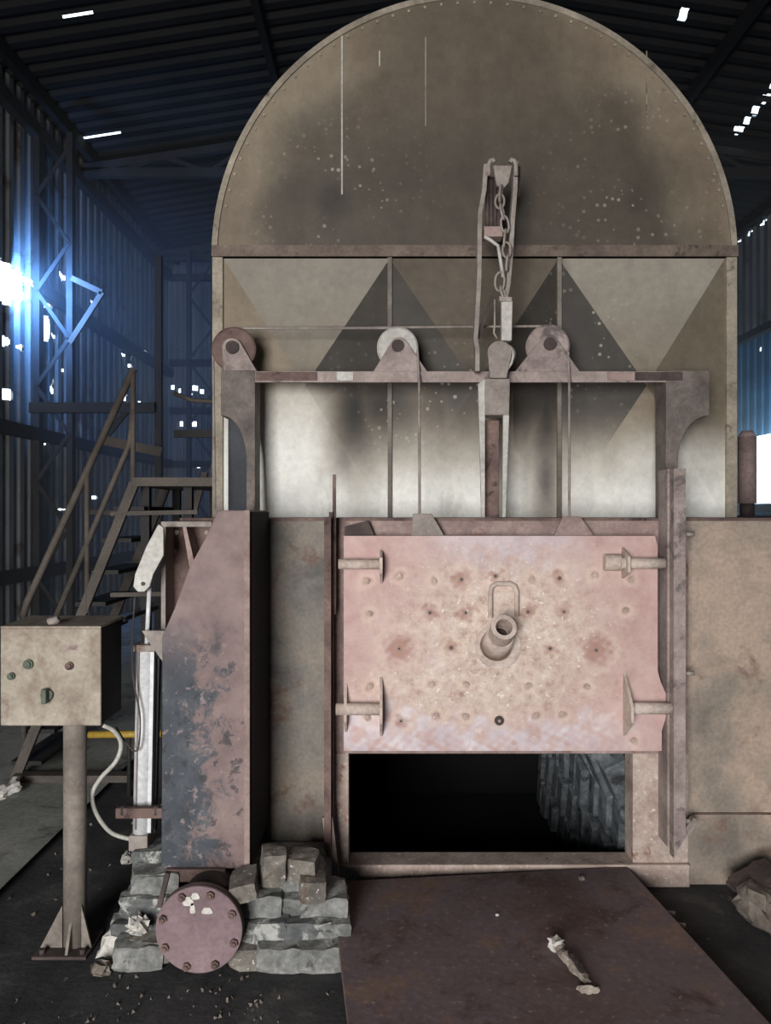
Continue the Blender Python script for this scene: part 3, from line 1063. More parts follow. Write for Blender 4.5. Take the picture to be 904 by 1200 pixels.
for q in [(587, 227, 20, 9, .1, 1.2), (586, 236, 17, 11, .1, .2), (589, 248, 18, 10, -.2, 1.1), (592, 263, 20, 10, -.1, .3), (592, 279, 20, 9, .1, 1.3), (594, 293, 18, 10, .0, .2),
          (595, 308, 18, 8, .1, 1.2), (586, 330, 22, 12, .1, .3), (590, 344, 18, 10, -.3, 1.0), (592, 352, 12, 9, 0, .2)]:
    link(*q)
poly('pull_bar', [(586, 357), (599, 356), (598, 402), (586, 402)], CY - .05, CY - .02, M['steel_pale'], bev=.004)
poly('pull_bar_collar', [(583, 351), (598, 352), (598, 357), (584, 357)], CY - .055, CY - .015, M['rust_grey'])
MB().tube([P(x, y, CY - .02) for x, y in ((580, 351), (580, 380), (579, 390), (583, 397))], .005, 6).build('thin_rod', M['rust_grey'], arm)
MB().bar(P(577, 348, CY + .03), P(560, 396, CY + .03), .016, .02).build('diagonal_brace', M['rust_dark'], arm)
poly('sheave_cheek', lobe(584, 416, 14, 200, -10, 14) + [(592, 445), (573, 445)], CY - .045, CY - .02, M['rust_grey'])
poly('sheave_cheek', lobe(591, 416, 13, 120, -60, 14) + [(594, 446), (589, 446)], CY - .012, CY + .01, M['rust_grey'])
MB().tube([P(x, y, CY - .028) for x, y in [(592, 402), (599, 408), (602, 416), (600, 425), (593, 436)]], .006, 7).build('sheave_loop', M['steel_pale'], arm)
poly('clevis_block', [(567, 446), (596, 446), (595, 488), (567, 488)], CY - .05, CY + .055, M['rust_grey'], bev=.004)
poly('clevis_leg', [(559, 452), (567, 446), (567, 606), (563, 606)], CY - .05, CY - .03, M['steel_pale'])
poly('clevis_leg', [(588, 488), (595, 488), (591, 606), (587, 606)], CY - .05, CY - .03, M['steel_pale'])
poly('inner_bar', [(569, 492), (586, 492), (586, 606), (570, 606)], CY + .02, CY + .04, M['rust_brown'])

# ------------------------------------------------------------------ furnace door
dr = empty('furnace_door', (PX(590, DR), DR + .04, PZ(880, DR)), 'pinkish heat-stained lifting door plate with bolts and a short burner pipe', 'furnace door')
DX0, DX1, DZ0, DZ1 = PX(403, DR), PX(774, DR), PZ(880, DR), PZ(628, DR)
NX, NZ = 260, 176
out = [(403, 880), (774, 880)]


def right_edge(y):
    """right edge of the plate: straight, with a step out at the lower bracket"""
    pts = [(628, 768), (640, 771), (785, 771), (797, 774), (814, 781), (840, 781), (856, 776), (880, 776)]
    for (a, xa), (b, xb) in zip(pts, pts[1:]):
        if a <= y <= b:
            return xa + (xb - xa) * (y - a) / (b - a)
    return 771


vs, fs = [], []
for j in range(NZ + 1):
    y = 628 + 252 * j / NZ
    for i in range(NX + 1):
        x = 403 + (right_edge(y) - 403) * i / NX
        vs.append((PX(x, DR), DR, PZ(y, DR)))
o = len(vs)
for j in range(NZ):
    for i in range(NX):
        q = j * (NX + 1) + i
        fs.append((q, q + 1, q + NX + 2, q + NX + 1))
# rim back
per = [i for i in range(NX + 1)] + [j * (NX + 1) + NX for j in range(1, NZ + 1)] + [NZ * (NX + 1) + i for i in range(NX - 1, -1, -1)] + [j * (NX + 1) for j in range(NZ - 1, 0, -1)]
for q in per:
    v = vs[q]
    vs.append((v[0], DR + .045, v[2]))
m = len(per)
for k in range(m):
    fs.append((per[k], o + k, o + (k + 1) % m, per[(k + 1) % m]))
fs.append(tuple(o + k for k in range(m)))
mb = MB()
mb.add(vs, fs)
plate = mb.build('door_plate', M['door'], dr)
a = world_xyz(plate)
ax, ay = 452 + a[:, 0] / DR * F, 600 - (a[:, 2] - EYE) / DR * F
BOLTS = [(430, 681), (468, 675), (509, 681), (541, 679), (581, 675), (623, 680), (433, 719), (504, 718), (546, 718), (619, 717), (468, 760), (529, 759), (434, 804), (506, 802),
         (547, 802), (620, 803), (431, 841), (470, 845), (511, 839), (546, 839), (585, 844), (629, 838), (656, 678), (697, 674), (740, 679), (661, 717), (734, 715), (645, 760),
         (699, 762), (659, 837), (743, 868), (688, 805)]
wob = np.sin(ax * .21 + ay * .13) * 4 + np.sin(ax * .09 - ay * .17) * 5
rag = np.zeros_like(ax)
for q in range(14):
    th, fq = rng.uniform(0, 6.28), rng.uniform(.15, .9)
    rag += np.sin((ax * math.cos(th) + ay * math.sin(th)) * fq + rng.uniform(0, 6.28)) * .8
cream = np.exp(-(((ax - 590 + wob) / 120) ** 2 + ((ay - 745 + wob) / 105) ** 2) ** 1.2) * 1.1
cream = np.maximum(cream, .9 * np.exp(-(((ax - 560) / 150) ** 2 + ((ay - 805 + wob) / 42) ** 2) ** 1.5))
lil = np.maximum(.9 * sst(828, 850, ay + wob * 1.5 - 12 * np.cos((ax - 590) / 60)) * sst(800, 640, ax + wob * 3), .85 * blob(ax, ay, 590 + wob, 640, 75, 26))
lil = lil * np.clip(.62 + .13 * rag + .05 * wob, .1, 1)
lil = np.maximum(lil, .6 * sst(648, 632, ay) * sst(480, 540, ax) * sst(700, 650, ax))
ring = np.zeros_like(ax)
halo = np.zeros_like(ax)
RADS = {(541, 679): 13, (504, 718): 12, (546, 718): 12, (468, 760): 20, (529, 759): 11, (656, 678): 11, (661, 717): 12, (699, 762): 20, (470, 845): 10, (645, 760): 9, (581, 675): 10, (619, 717): 10}
for (bx, by) in BOLTS:
    R0 = RADS.get((bx, by), 6)
    d = np.abs(np.sqrt((ax - bx + wob * .25) ** 2 + (ay - by - wob * .2) ** 2) + rag * (.9 if R0 > 8 else .3))
    ring = np.maximum(ring, (.85 if R0 > 15 else .6) * sst(R0 * 1.1, R0 * .4, d))
    halo = np.maximum(halo, .5 * np.exp(-((d - R0 * 1.25) / 3.5) ** 2))
    ring = np.maximum(ring, .9 * sst(4, 2.5, d) * (R0 > 7))
ring = np.maximum(ring, .5 * blob(ax, ay, 800, 700, 30, 60))
set_attr(plate, cream=cream, lilac=lil, ring=ring, halo=halo)
b0 = None
for k, (bx, by) in enumerate(BOLTS):
    p = P(bx, by, DR)
    rr = .0075 if (bx, by) in RADS else .0125
    big = rr > .01
    if big and b0 is None:
        b0 = MB().cyl((p.x, DR - .010, p.z), (p.x, DR + .002, p.z), .012, 10).cyl((p.x, DR - .014, p.z), (p.x, DR - .009, p.z), .006, 8).build('bolt', M['frame_pale'], dr, loc=p)
    elif big:
        inst(b0, dr, p - Vector(dr.location))
s0 = None
for (bx, by) in RADS:
    p = P(bx, by, DR)
    if s0 is None:
        s0 = MB().pipe((p.x, DR - .004, p.z), (p.x, DR + .001, p.z), .010, .0045, 12).build('bolt', M['rust_pink'], dr, loc=p)
        core = MB().cyl((p.x, DR - .0025, p.z), (p.x, DR + .001, p.z), .0045, 8).build('bolt_core', M['rust_dark'], s0, loc=p)
    else:
        c = inst(s0, dr, p - Vector(dr.location))
        inst(core, c, (0, 0, 0))
p = P(585, 844, DR)
MB().cyl((p.x, DR - .012, p.z), (p.x, DR, p.z), .019, 14).build('dark_bolt', M['rust_dark'], dr)
# boss plate, burner pipe, loop handle
MB().prism([(PX(x, DR), PZ(y, DR)) for x, y in lobe(584, 757, 27, 0, 360, 30)[:-1]], DR - .006, DR).build('boss_plate', M['arm_pale'], dr, .003)
MB().cyl(P(581, 757, DR - .006), P(587, 745, DR - .10), .066, 28, .054).build('pipe_boss', M['arm_pale'], dr)
pb = MB().pipe(P(584, 750, DR - .04), P(591, 735, DR - .19), .050, .033, 32).build('burner_pipe', M['arm_pale'], dr)
MB().cyl(P(584.5, 749, DR - .06), P(586, 745, DR - .10), .0325, 24).build('pipe_plug', M['rust_dark'], pb)
pts = [(575, 724), (575, 694), (577, 687), (583, 684), (598, 684), (604, 687), (606, 694), (606, 722)]
MB().tube([P(x, y, DR - .012) for x, y in pts], .0105, 10).build('loop_handle', M['arm_pale'], dr)
# guide arms with fins
def guide_arm(xa, xb, y, fin_pts, fin_x, h=13, fin_d=.10):
    """round bar from the plate to the rail plus the fin plate that carries it"""
    yb = DR - .045
    a_ = MB().cyl(P(xa, y, yb), P(xb, y, yb), h / 2 / F * yb, 14)
    g = a_.build('guide_arm', M['arm_pale'], dr)
    f = MB()
    pr = [(DR, PZ(fin_pts[0], DR)), (DR - fin_d, PZ(y - 9, DR)), (DR - fin_d, PZ(y + 9, DR)), (DR, PZ(fin_pts[1], DR))]
    X0 = PX(fin_x, DR)
    f.prism_x(pr, X0 - .006, X0 + .006)
    f.build('arm_fin', M['arm_pale'], dr, .002)


guide_arm(397, 449, 661, (644, 684), 447, 12, .09)
guide_arm(727, 779, 660, (641, 678), 730, 13, .09)
guide_arm(394, 449, 831, (793, 863), 447, 14, .11)
guide_arm(734, 789, 830, (786, 862), 732, 14, .11)
MB().prism_x([(DR, PZ(800, DR)), (DR - .06, PZ(822, DR)), (DR - .06, PZ(842, DR)), (DR, PZ(858, DR))], PX(404, DR), PX(404, DR) + .012).build('arm_fin', M['arm_pale'], dr, .002)
MB().cyl(P(708, 659, DR - .02), P(728, 659, DR - .02), .035, 16).build('arm_socket', M['arm_pale'], dr, .004)
# lifting lugs on the top edge
MB().prism([(PX(x, 3.23), PZ(y, 3.23)) for x, y in [(484, 602), (506, 602), (522, 630), (482, 630)]], 3.225, 3.24).build('lifting_lug', M['rust_grey'], dr, .002)
MB().prism([(PX(x, 3.23), PZ(y, 3.23)) for x, y in [(660, 605), (680, 605), (698, 630), (648, 630)]], 3.225, 3.24).build('lifting_lug', M['rust_pink'], dr, .002)
MB().prism([(PX(x, 3.25), PZ(y, 3.25)) for x, y in [(404, 617), (432, 610), (440, 630), (404, 634)]], 3.245, 3.26).build('corner_stop', M['rust_dark'], dr, .002)

# ------------------------------------------------------------------ counterweight casing on the left
CW = 2.85
cwt = empty('counterweight_casing', (PX(240, CW), 3.07, PZ(1018, CW)), 'tall flaking red and blue-black steel casing left of the furnace door', 'casing')
c_ = lambda x, y: (PX(x, CW), PZ(y, CW))
MB().prism([c_(189, 1018), c_(292, 1018), c_(292, 598), c_(255, 598), c_(240, 632), c_(222, 665), c_(205, 712), c_(190, 746)], CW, FR - .005).build('casing_shell', M['casing_blue'], cwt, .004)
MB().box(PX(292, CW), PX(292, CW) + .006, CW + .02, FR - .005, PZ(1016, CW), PZ(600, CW)).build('side_shade_sheet', M['shade_steel'], cwt)  # dark sheet added to carry the shade on the casing's side
MB().box(PX(287, CW), PX(292, CW) + .004, CW - .012, CW, PZ(1018, CW), PZ(598, CW)).build('corner_strip', M['rust_pink'], cwt)
sh = 3.1
MB().box(PX(194, sh), PX(252, sh), sh - .06, sh + .1, PZ(617, sh), PZ(611, sh)).build('shelf_plate', M['rust_grey'], cwt)
MB().box(PX(194, sh), PX(199, sh), sh - .06, sh + .1, PZ(735, sh), PZ(617, sh)).build('shelf_side', M['rust_grey'], cwt)
MB().box(PX(199, sh), PX(252, sh), sh + .06, sh + .1, PZ(735, sh), PZ(617, sh)).build('shelf_back', M['rust_brown'], cwt)
MB().prism([(PX(218, sh), PZ(617, sh)), (PX(222, sh), PZ(617, sh)), (PX(232, sh), PZ(660, sh)), (PX(226, sh), PZ(664, sh))], sh - .05, sh + .06).build('gusset', M['rust_pink'], cwt)
for x, y in ((208, 624), (205, 646), (243, 624)):
    q = P(x, y, sh + .06)
    MB().cyl((q.x, q.y - .012, q.z), (q.x, q.y, q.z), .010, 8).build('bolt', M['rust_grey'], cwt)
MB().prism([c_(160, 742), c_(190, 742), c_(190, 778), c_(184, 778), c_(166, 752)], CW + .06, CW + .075).build('cylinder_bracket', M['rust_grey'], cwt, .002)
MB().box(PX(133, CW), PX(190, CW), CW + .02, CW + .04, PZ(962, CW), PZ(950, CW)).box(PX(186, CW), PX(190, CW), CW + .04, CW + .2, PZ(970, CW), PZ(945, CW)).build('clamp_bar', M['rust_brown'], cwt, .002)
for x in (144, 183):
    q = P(x, 948, CW + .03)
    MB().cyl((q.x, q.y, q.z - .02), (q.x, q.y, q.z + .012), .012, 8).build('clamp_bolt', M['rust_dark'], cwt)

# ------------------------------------------------------------------ pneumatic cylinder
PY = 2.97
cyl = empty('pneumatic_cylinder', P(166, 990, PY), 'pale aluminium pneumatic cylinder standing left of the flaking casing', 'cylinder')
MB().cyl(P(171.5, 757, PY), P(167, 976, PY), .036, 24).build('barrel', M['aluminium'], cyl)
MB().bar(P(180, 760, PY - .012), P(176, 974, PY - .012), .014, .03).build('side_channel', M['aluminium'], cyl)
MB().bar(P(186, 770, PY + .03), P(181, 974, PY + .03), .014, .03).build('sensor_rail', M['black_plastic'], cyl)
MB().tube([P(163, 760, PY - .034), P(159, 972, PY - .034)], .004, 6).build('tie_rod', M['rust_grey'], cyl)
MB().box(PX(155, PY), PX(177, PY), PY - .045, PY + .045, PZ(992, PY), PZ(974, PY)).build('end_cap', M['rust_grey'], cyl, .004)
MB().box(PX(160, PY), PX(185, PY), PY - .04, PY + .045, PZ(762, PY), PZ(754, PY)).build('end_cap', M['rust_grey'], cyl, .003)
MB().cyl(P(172, 756, PY), P(175.5, 684, PY), .0085, 12).build('piston_rod', M['aluminium'], cyl)
MB().prism([(PX(x, PY), PZ(y, PY)) for x, y in [(190, 614), (196, 618), (196, 650), (184, 672), (180, 686), (174, 692), (166, 692), (161, 686), (163, 672), (176, 640)]], PY - .05, PY - .03).build('clevis_arm', M['steel_pale'], cyl, .003)
q = P(168, 684, PY - .05)
MB().cyl((q.x, q.y - .004, q.z), (q.x, q.y + .03, q.z), .008, 10).build('clevis_pin', M['rust_dark'], cyl)


def smooth(pts, n=8):
    pts = [Vector(p) for p in pts]
    out = []
    for i in range(len(pts) - 1):
        p0, p1, p2, p3 = pts[max(i - 1, 0)], pts[i], pts[i + 1], pts[min(i + 2, len(pts) - 1)]
        for k in range(n):
            t = k / n
            out.append(.5 * ((2 * p1) + (p2 - p0) * t + (2 * p0 - 5 * p1 + 4 * p2 - p3) * t * t + (3 * p1 - p0 - 3 * p2 + p3) * t ** 3))
    out.append(pts[-1])
    return out


h = MB().tube(smooth([P(121, 850, 2.84), P(134, 857, 2.86), P(142, 872, 2.88), P(136, 892, 2.88), P(118, 912, 2.88), P(108, 932, 2.88), P(114, 955, 2.9), P(131, 976, 2.93), P(156, 984, 2.96)]), .0085, 8).build('air_hose', M['hose'])
tag(h, 'pale air hose looping from the control box to the cylinder foot', 'hose')
h = MB().tube(smooth([P(158, 700, 2.92), P(155, 760, 2.9), P(157, 800, 2.9), P(164, 838, 2.9), P(163, 872, 2.9), P(158, 880, 2.9), P(146, 868, 2.9), P(136, 852, 2.9)]), .0035, 6).build('thin_wire', M['rust_dark'])
tag(h, 'thin dark wire hanging in front of the aluminium cylinder', 'wire')
h = MB().tube(smooth([P(184, 712, 3.2), P(166, 718, 3.1), P(150, 724, 3.0), P(146, 727, 2.9)]), .009, 8).build('black_cable', M['black_plastic'])
tag(h, 'black cable from the control box top corner to the furnace', 'cable')

# ------------------------------------------------------------------ control box on its post
BX = 2.70
cb = empty('control_post', (PX(88, 2.83), 2.83, 0), 'heat-stained square control box on a steel post with gusseted foot', 'control box')
bx0, bx1, bz0, bz1 = PX(1, BX), PX(117.5, BX), PZ(850, BX), PZ(737, BX)
MB().box(bx0, bx1, BX + .012, BX + .22, bz0, bz1).build('box_body', M['control_shade'], cb, .004)
MB().box(bx0 - .002, bx1 + .002, BX, BX + .012, bz0 - .002, bz1 + .002).build('box_cover', M['control_box'], cb, .004)
MB().prism_x([(BX - .004, bz1 + .002), (BX + .23, bz1 + .004), (BX + .23, bz1 + .016), (BX - .004, bz1 + .010)], bx0, bx1 + .004).build('box_lid', M['control_box'], cb, .002)
q = P(66, 731, BX + .05)
MB().cyl((q.x - .02, q.y, bz1 + .012), (q.x + .01, q.y, bz1 + .03), .022, 10, .012).build('lid_lump', M['rust_grey'], cb)
for x, y, rr, mt, nm in ((34, 778, .017, 'button_green', 'push_button'), (14, 792, .013, 'button_green', 'push_button'), (82, 780, .014, 'rust_brown', 'push_button')):
    q = P(x, y, BX)
    MB().cyl((q.x, BX - .012, q.z), (q.x, BX, q.z), rr, 16).cyl((q.x, BX - .020, q.z), (q.x, BX - .012, q.z), rr * .7, 14).build(nm, M[mt], cb)
q = P(56, 814, BX)
MB().cyl((q.x, BX - .012, q.z), (q.x, BX, q.z), .022, 16).box(q.x - .009, q.x + .009, BX - .036, BX - .012, q.z - .026, q.z + .026).build('rotary_switch', M['button_green'], cb, .003)
MB().cyl((PX(88, 2.83), 2.83, 0.012), (PX(88, 2.83), 2.83, bz0 + .02), .041, 24).build('post', M['post_steel'], cb)
pxc = PX(88, 2.83)
MB().box(pxc - .12, pxc + .075, 2.74, 2.92, 0.0, 0.012).build('foot_plate', M['rust_dark'], cb, .002)
MB().prism([(pxc - .035, .012), (pxc - .115, .012), (pxc - .035, .165)], 2.80, 2.81).build('gusset', M['post_steel'], cb)
MB().prism([(pxc + .035, .012), (pxc + .072, .012), (pxc + .035, .165)], 2.80, 2.81).build('gusset', M['post_steel'], cb)
MB().prism_x([(2.795, .012), (2.75, .012), (2.795, .12)], pxc - .005, pxc + .005).build('gusset', M['post_steel'], cb)
for dx in (-.09, .055):
    MB().cyl((pxc + dx, 2.76, .012), (pxc + dx, 2.76, .03), .010, 8).build('foot_bolt', M['rust_dark'], cb)


# ------------------------------------------------------------------ round flange cover and masonry at the foot
def rough_block(name, size, mat, amp=.006, cuts=3, seed=0):
    """brick-like lump: subdivided box with worn edges and uneven faces, centred on its base"""
    r_ = random.Random(seed)
    bm = bmesh.new()
    bmesh.ops.create_cube(bm, size=1.0)
    bmesh.ops.subdivide_edges(bm, edges=bm.edges[:], cuts=cuts, use_grid_fill=True)
    for v in bm.verts:
        u = v.co * 2
        k = sum(abs(abs(c) - 1) < .02 for c in u)
        shrink = {1: 1.0, 2: .965, 3: .91}.get(k, 1.0)
        v.co = Vector((v.co.x * size[0] * shrink, v.co.y * size[1] * shrink, v.co.z * size[2] * shrink + size[2] / 2))
        v.co += Vector((r_.uniform(-amp, amp), r_.uniform(-amp, amp), r_.uniform(-amp, amp) if v.co.z > .01 else 0))
    me = bpy.data.meshes.new(name)
    bm.to_mesh(me)
    bm.free()
    me.materials.append(mat)
    return me


def put(me, name, loc, rot=(0, 0, 0), parent=None):
    o = bpy.data.objects.new(name, me)
    COL.objects.link(o)
    o.rotation_euler = rot
    if parent is not None:
        o.parent = parent
        o.location = Vector(loc) - Vector(parent.location)
    else:
        o.location = loc
    return o


FL = 2.62
fc = P(233, 1090, FL)
fl = empty('flange_cover', (fc.x, FL, 0.02), 'round red-oxide flange cover with eight bolts at the casing foot', 'flange')
R = 51 / F * FL
MB().cyl((fc.x, FL, fc.z), (fc.x, FL + .018, fc.z), R, 56).build('cover_disc', M['rust_red'], fl, .003)
MB().cyl((fc.x, FL + .022, fc.z), (fc.x, FL + .04, fc.z), R, 56).build('pipe_flange', M['rust_dark'], fl, .003)
MB().cyl((fc.x, FL + .04, fc.z), (fc.x, 2.97, fc.z), R * .72, 40).build('pipe_barrel', M['rust_dark'], fl)
b0 = None
for k in range(8):
    t = math.radians(22.5 + 45 * k + 4)
    p = Vector((fc.x + R * .86 * math.cos(t), FL, fc.z + R * .86 * math.sin(t)))
    if b0 is None:
        b0 = MB().cyl((p.x, FL - .014, p.z), (p.x, FL, p.z), .014, 6).cyl((p.x, FL - .022, p.z), (p.x, FL - .014, p.z), .008, 10).build('bolt', M['rust_brown'], fl, loc=p)
    else:
        inst(b0, fl, p - Vector(fl.location), (0, rng.uniform(0, 1), 0))
spl = MB()
for (x, y, w, hh) in [(221, 1056, 6, 7), (229, 1050, 5, 5), (226, 1064, 3, 8), (243, 1067, 6, 5)]:
    pts = [(PX(x + w * math.cos(t) * (1 + .25 * math.sin(3 * t)), FL), PZ(y + hh * math.sin(t) * (1 + .25 * math.cos(2 * t)), FL)) for t in np.linspace(0, 2 * math.pi, 14)[:-1]]
    MB().prism(pts, FL - .003, FL + .001).build('mortar_splash', M['white_stone'], fl)
MB().box(PX(194, 2.83), PX(264, 2.83), 2.83, 2.90, PZ(1034, 2.83), PZ(1019, 2.83)).build('top_saddle', M['rust_brown'], fl, .003)
MB().bar(P(197, 1022, 2.66), P(187, 1062, 2.66), .016, .02).build('side_stay', M['rust_dark'], fl)

ft = empty('masonry_footing', (PX(235, 2.85), 2.9, 0), 'crumbling grey firebrick footing under the flaking casing', 'masonry')
core = MB()
core.box(PX(168, 2.85), PX(196, 2.85), 2.80, 3.24, 0, .27)
core.box(PX(270, 2.9), PX(384, 2.9), 2.82, 3.26, 0, .20)
core.box(PX(196, 2.85), PX(270, 2.85), 3.0, 3.24, 0, .26)
core.build('mortar_core', M['mortar'], ft)
mats = ['brick_grey', 'mortar', 'brick', 'brick_grey', 'mortar']
bk = [rough_block('brick', s, M[m_], .007, 3, i) for i, (s, m_) in enumerate([((.20, .16, .085), 'brick_grey'), ((.17, .17, .09), 'mortar'), ((.15, .15, .08), 'brick'),
                                                                            ((.22, .15, .08), 'brick_grey'), ((.13, .15, .085), 'mortar')])]
# left flank, stepping back as it rises
for (x, yb, Y, k, rz) in [(160, 1140, 2.68, 1, .1), (178, 1128, 2.70, 2, -.1), (163, 1108, 2.76, 3, .05), (172, 1078, 2.78, 0, -.05), (180, 1050, 2.82, 1, .1), (187, 1048, 2.86, 4, -.1),
                          (186, 1022, 2.90, 3, .05)]:
    q = P(x, yb, Y)
    put(bk[k], 'brick', (q.x, q.y + .07, max(q.z, .0)), (0, 0, rz), ft)
# right flank: three courses
for (x, yb, Y, k, rz) in [(292, 1138, 2.68, 2, .1), (330, 1140, 2.67, 1, .0), (376, 1140, 2.67, 1, .1), (305, 1108, 2.72, 0, -.05), (352, 1108, 2.72, 3, .05), (388, 1110, 2.73, 4, .2),
                          (300, 1078, 2.76, 1, .1), (345, 1080, 2.78, 4, -.1), (378, 1080, 2.78, 1, .1), (308, 1050, 2.84, 3, .0), (352, 1052, 2.84, 1, .1)]:
    q = P(x, yb, Y)
    put(bk[k], 'brick', (q.x, q.y + .07, max(q.z, .0)), (0, 0, rz), ft)
# loose bricks on top, each its own thing
for i, (x, yb, Y, s, rot, m_, lab) in enumerate([
        (289, 1046, 2.74, (.095, .16, .062), (.0, -.22, .1), 'brick', 'tilted loose firebrick lying against the top right of the round flange'),
        (319, 1033, 2.80, (.085, .11, .118), (0, .06, .25), 'brick', 'loose firebrick standing on end beside the casing foot'),
        (354, 1026, 2.84, (.118, .11, .085), (.05, .04, -.1), 'brick', 'grey loose firebrick on top of the pile beside the door rail foot'),
        (366, 1052, 2.78, (.095, .11, .08), (.0, .03, .15), 'brick', 'brown loose firebrick just below the topmost brick of the pile'),
]):
    q = P(x, yb, Y)
    me = rough_block('loose_brick', s, M[m_], .003, 2, 50 + i)
    tag(put(me, 'loose_brick', (q.x, q.y, q.z), rot), lab, 'brick', 'loose bricks by the casing foot')
for i, (x, yb, Y, s, lab) in enumerate([
        (134, 1106, 2.78, (.085, .07, .075), 'white jagged stone at the left of the masonry, beside the post foot'),
        (160, 1092, 2.70, (.05, .05, .04), 'small white stone lump on the left masonry ledge'),
        (119, 1128, 2.66, (.05, .05, .035), 'small dark grey rubble stone near the post foot'),
        (152, 1005, 3.5, (.05, .05, .04), 'small pale stone lying in the dark floor behind the hose'),
        (8, 930, 4.25, (.14, .10, .05), 'flat white stone lying on the concrete slab at far left')]):
    q = P(x, yb, Y)
    me = rough_block('stone', s, M['white_stone'] if i != 2 else M['rock'], .014, 3, 80 + i)
    z = q.z if i == 1 else (0.035 if i == 4 else 0.0)
    tag(put(me, 'stone', (q.x, q.y, z), (.1, .2, i)), lab, 'stone', 'loose stones')
# small gravel in front of the flange
st = []
me = [rough_block('rubble', (s, s * .9, s * .6), M['rock'], s * .12, 2, 120 + i) for i, s in enumerate((.02, .03, .045))]
gr = MB()
for i in range(130):
    X = rng.uniform(-1.7, 0.0)
    Y = rng.uniform(2.3, 2.75) if rng.random() < .7 else rng.uniform(2.75, 4.2)
    if X > -.28 and Y < 3.3:
        X -= .3
    if -1.35 < X < -1.0 and 2.7 < Y < 2.95:
        continue
    if X > -1.0 and Y > 2.66:
        Y = rng.uniform(2.3, 2.6)
    s = rng.uniform(.003, .010)
    pts = [Vector((X, Y, 0)) + Vector((rng.uniform(-1, 1) * s, rng.uniform(-1, 1) * s, z * s)) for z in (0, 0, 0, 1.0, 1.3)]
    gr.add(pts, [(0, 1, 3), (1, 2, 4, 3), (2, 0, 3, 4), (0, 2, 1)])
tag(gr.build('gravel', M['rock']), 'scattered gravel and crumbs on the sooty floor', 'gravel', kind='stuff')

# ------------------------------------------------------------------ steel plate lying in front of the mouth
rp = empty('floor_plate', (.5, 2.2, 0), 'large rusty purple-brown steel plate lying before the furnace mouth', 'steel plate')
zt_ = .09
corners = []
for (x, y) in ((388, 1033), (735, 1015)):
    Y = (EYE - zt_) * F / (y - 600)
    corners.append(Vector((PX(x, Y), Y)))
l2, r2 = Vector((PX(408, 2.265), 2.265)), Vector((PX(904, 2.265), 2.265))
dl, dr_ = (l2 - corners[0]), (r2 - corners[1])
p3 = corners[0] + dl * 2.2
p4 = corners[1] + dr_ * 2.0
quad = [corners[0], corners[1], p4, p3]
mb = MB()
mb.add([(c.x, c.y, z) for z in (zt_ - .022, zt_) for c in quad], [(3, 2, 1, 0), (4, 5, 6, 7), (0, 1, 5, 4), (1, 2, 6, 5), (2, 3, 7, 6), (3, 0, 4, 7)])
mb.build('plate', M['ramp_plate'], rp, .003)
for t in (.12, .5, .88):
    a_ = quad[0].lerp(quad[1], t)
    b_ = quad[3].lerp(quad[2], t)
    MB().bar((a_.x, a_.y - .05, .034), (b_.x, b_.y + .05, .034), .068, .06, (1, 0, 0)).build('support_bar', M['rust_dark'], rp)

db = empty('wood_scrap', (PX(672, 2.4), 2.4, zt_), 'pale crumbling scrap of burnt wood lying on the steel plate', 'debris')


def scrap(name, pts, r0, mat, seed):
    r_ = random.Random(seed)
    mb_ = MB()
    path = smooth(pts, 5)
    n_ = 9
    vs, fs = [], []
    for i, p in enumerate(path):
        f_ = .45 + .55 * math.sin(math.pi * min(max(i / (len(path) - 1), .06), .94))
        for k in range(n_):
            t = 2 * math.pi * k / n_
            rr = r0 * f_ * r_.uniform(.65, 1.25)
            vs.append((p.x + rr * math.cos(t), p.y + rr * .25 * math.cos(t), p.z + rr * .7 * math.sin(t)))
    for i in range(len(path) - 1):
        for k in range(n_):
            fs.append((i * n_ + k, i * n_ + (k + 1) % n_, (i + 1) * n_ + (k + 1) % n_, (i + 1) * n_ + k))
    fs += [tuple(range(n_)), tuple((len(path) - 1) * n_ + k for k in range(n_))]
    return mb_.add(vs, fs).build(name, mat, db)


def on_plate(x, y, up=.012):
    Y = (EYE - zt_ - up) * F / (y - 600)
    return Vector((PX(x, Y), Y, zt_ + up))


scrap('splinter', [on_plate(650, 1106), on_plate(662, 1118), on_plate(676, 1134), on_plate(690, 1152)], .024, M['wood_grey'], 3)
scrap('splinter', [on_plate(660, 1112, .02), on_plate(674, 1124, .026), on_plate(684, 1142, .02)], .014, M['rust_dark'], 4)
scrap('splinter', [on_plate(680, 1158), on_plate(690, 1160), on_plate(700, 1161)], .020, M['wood_grey'], 5)
q = on_plate(652, 1108)
put(rough_block('end_lump', (.045, .04, .035), M['white_stone'], .006, 2, 9), 'end_lump', (q.x, q.y, zt_), (0, 0, .4), db)
for i, (x, y, lab) in enumerate([(682, 1031, 'small brown crumb at the back of the steel plate'), (583, 1073, 'tiny pale fleck near the middle of the steel plate')]):
    q = on_plate(x, y, 0)
    s = .016 if i == 0 else .008
    tag(put(rough_block('crumb', (s * 1.4, s, s * .8), M['rock'] if i == 0 else M['white_stone'], s * .15, 2, 30 + i), 'crumb', (q.x, q.y, zt_)), lab, 'debris')
for i, (x, y) in enumerate([(783, 1068), (795, 1082)]):
    Y = 1.55 * F / (y - 600)
    q = Vector((PX(x, Y), Y, 0.0))
    mb = MB().bar((q.x - .02, q.y, .055 - .01), (q.x + .025, q.y - .01, .06 - .012), .012, .01)
    mb.box(q.x - .012, q.x + .012, q.y - .006, q.y + .006, 0, .05)
    tag(mb.build('wood_chip', M['wood_grey']), ('upper' if i == 0 else 'lower') + ' of two thin pale chips beside the right edge of the steel plate', 'debris', 'pale chips')

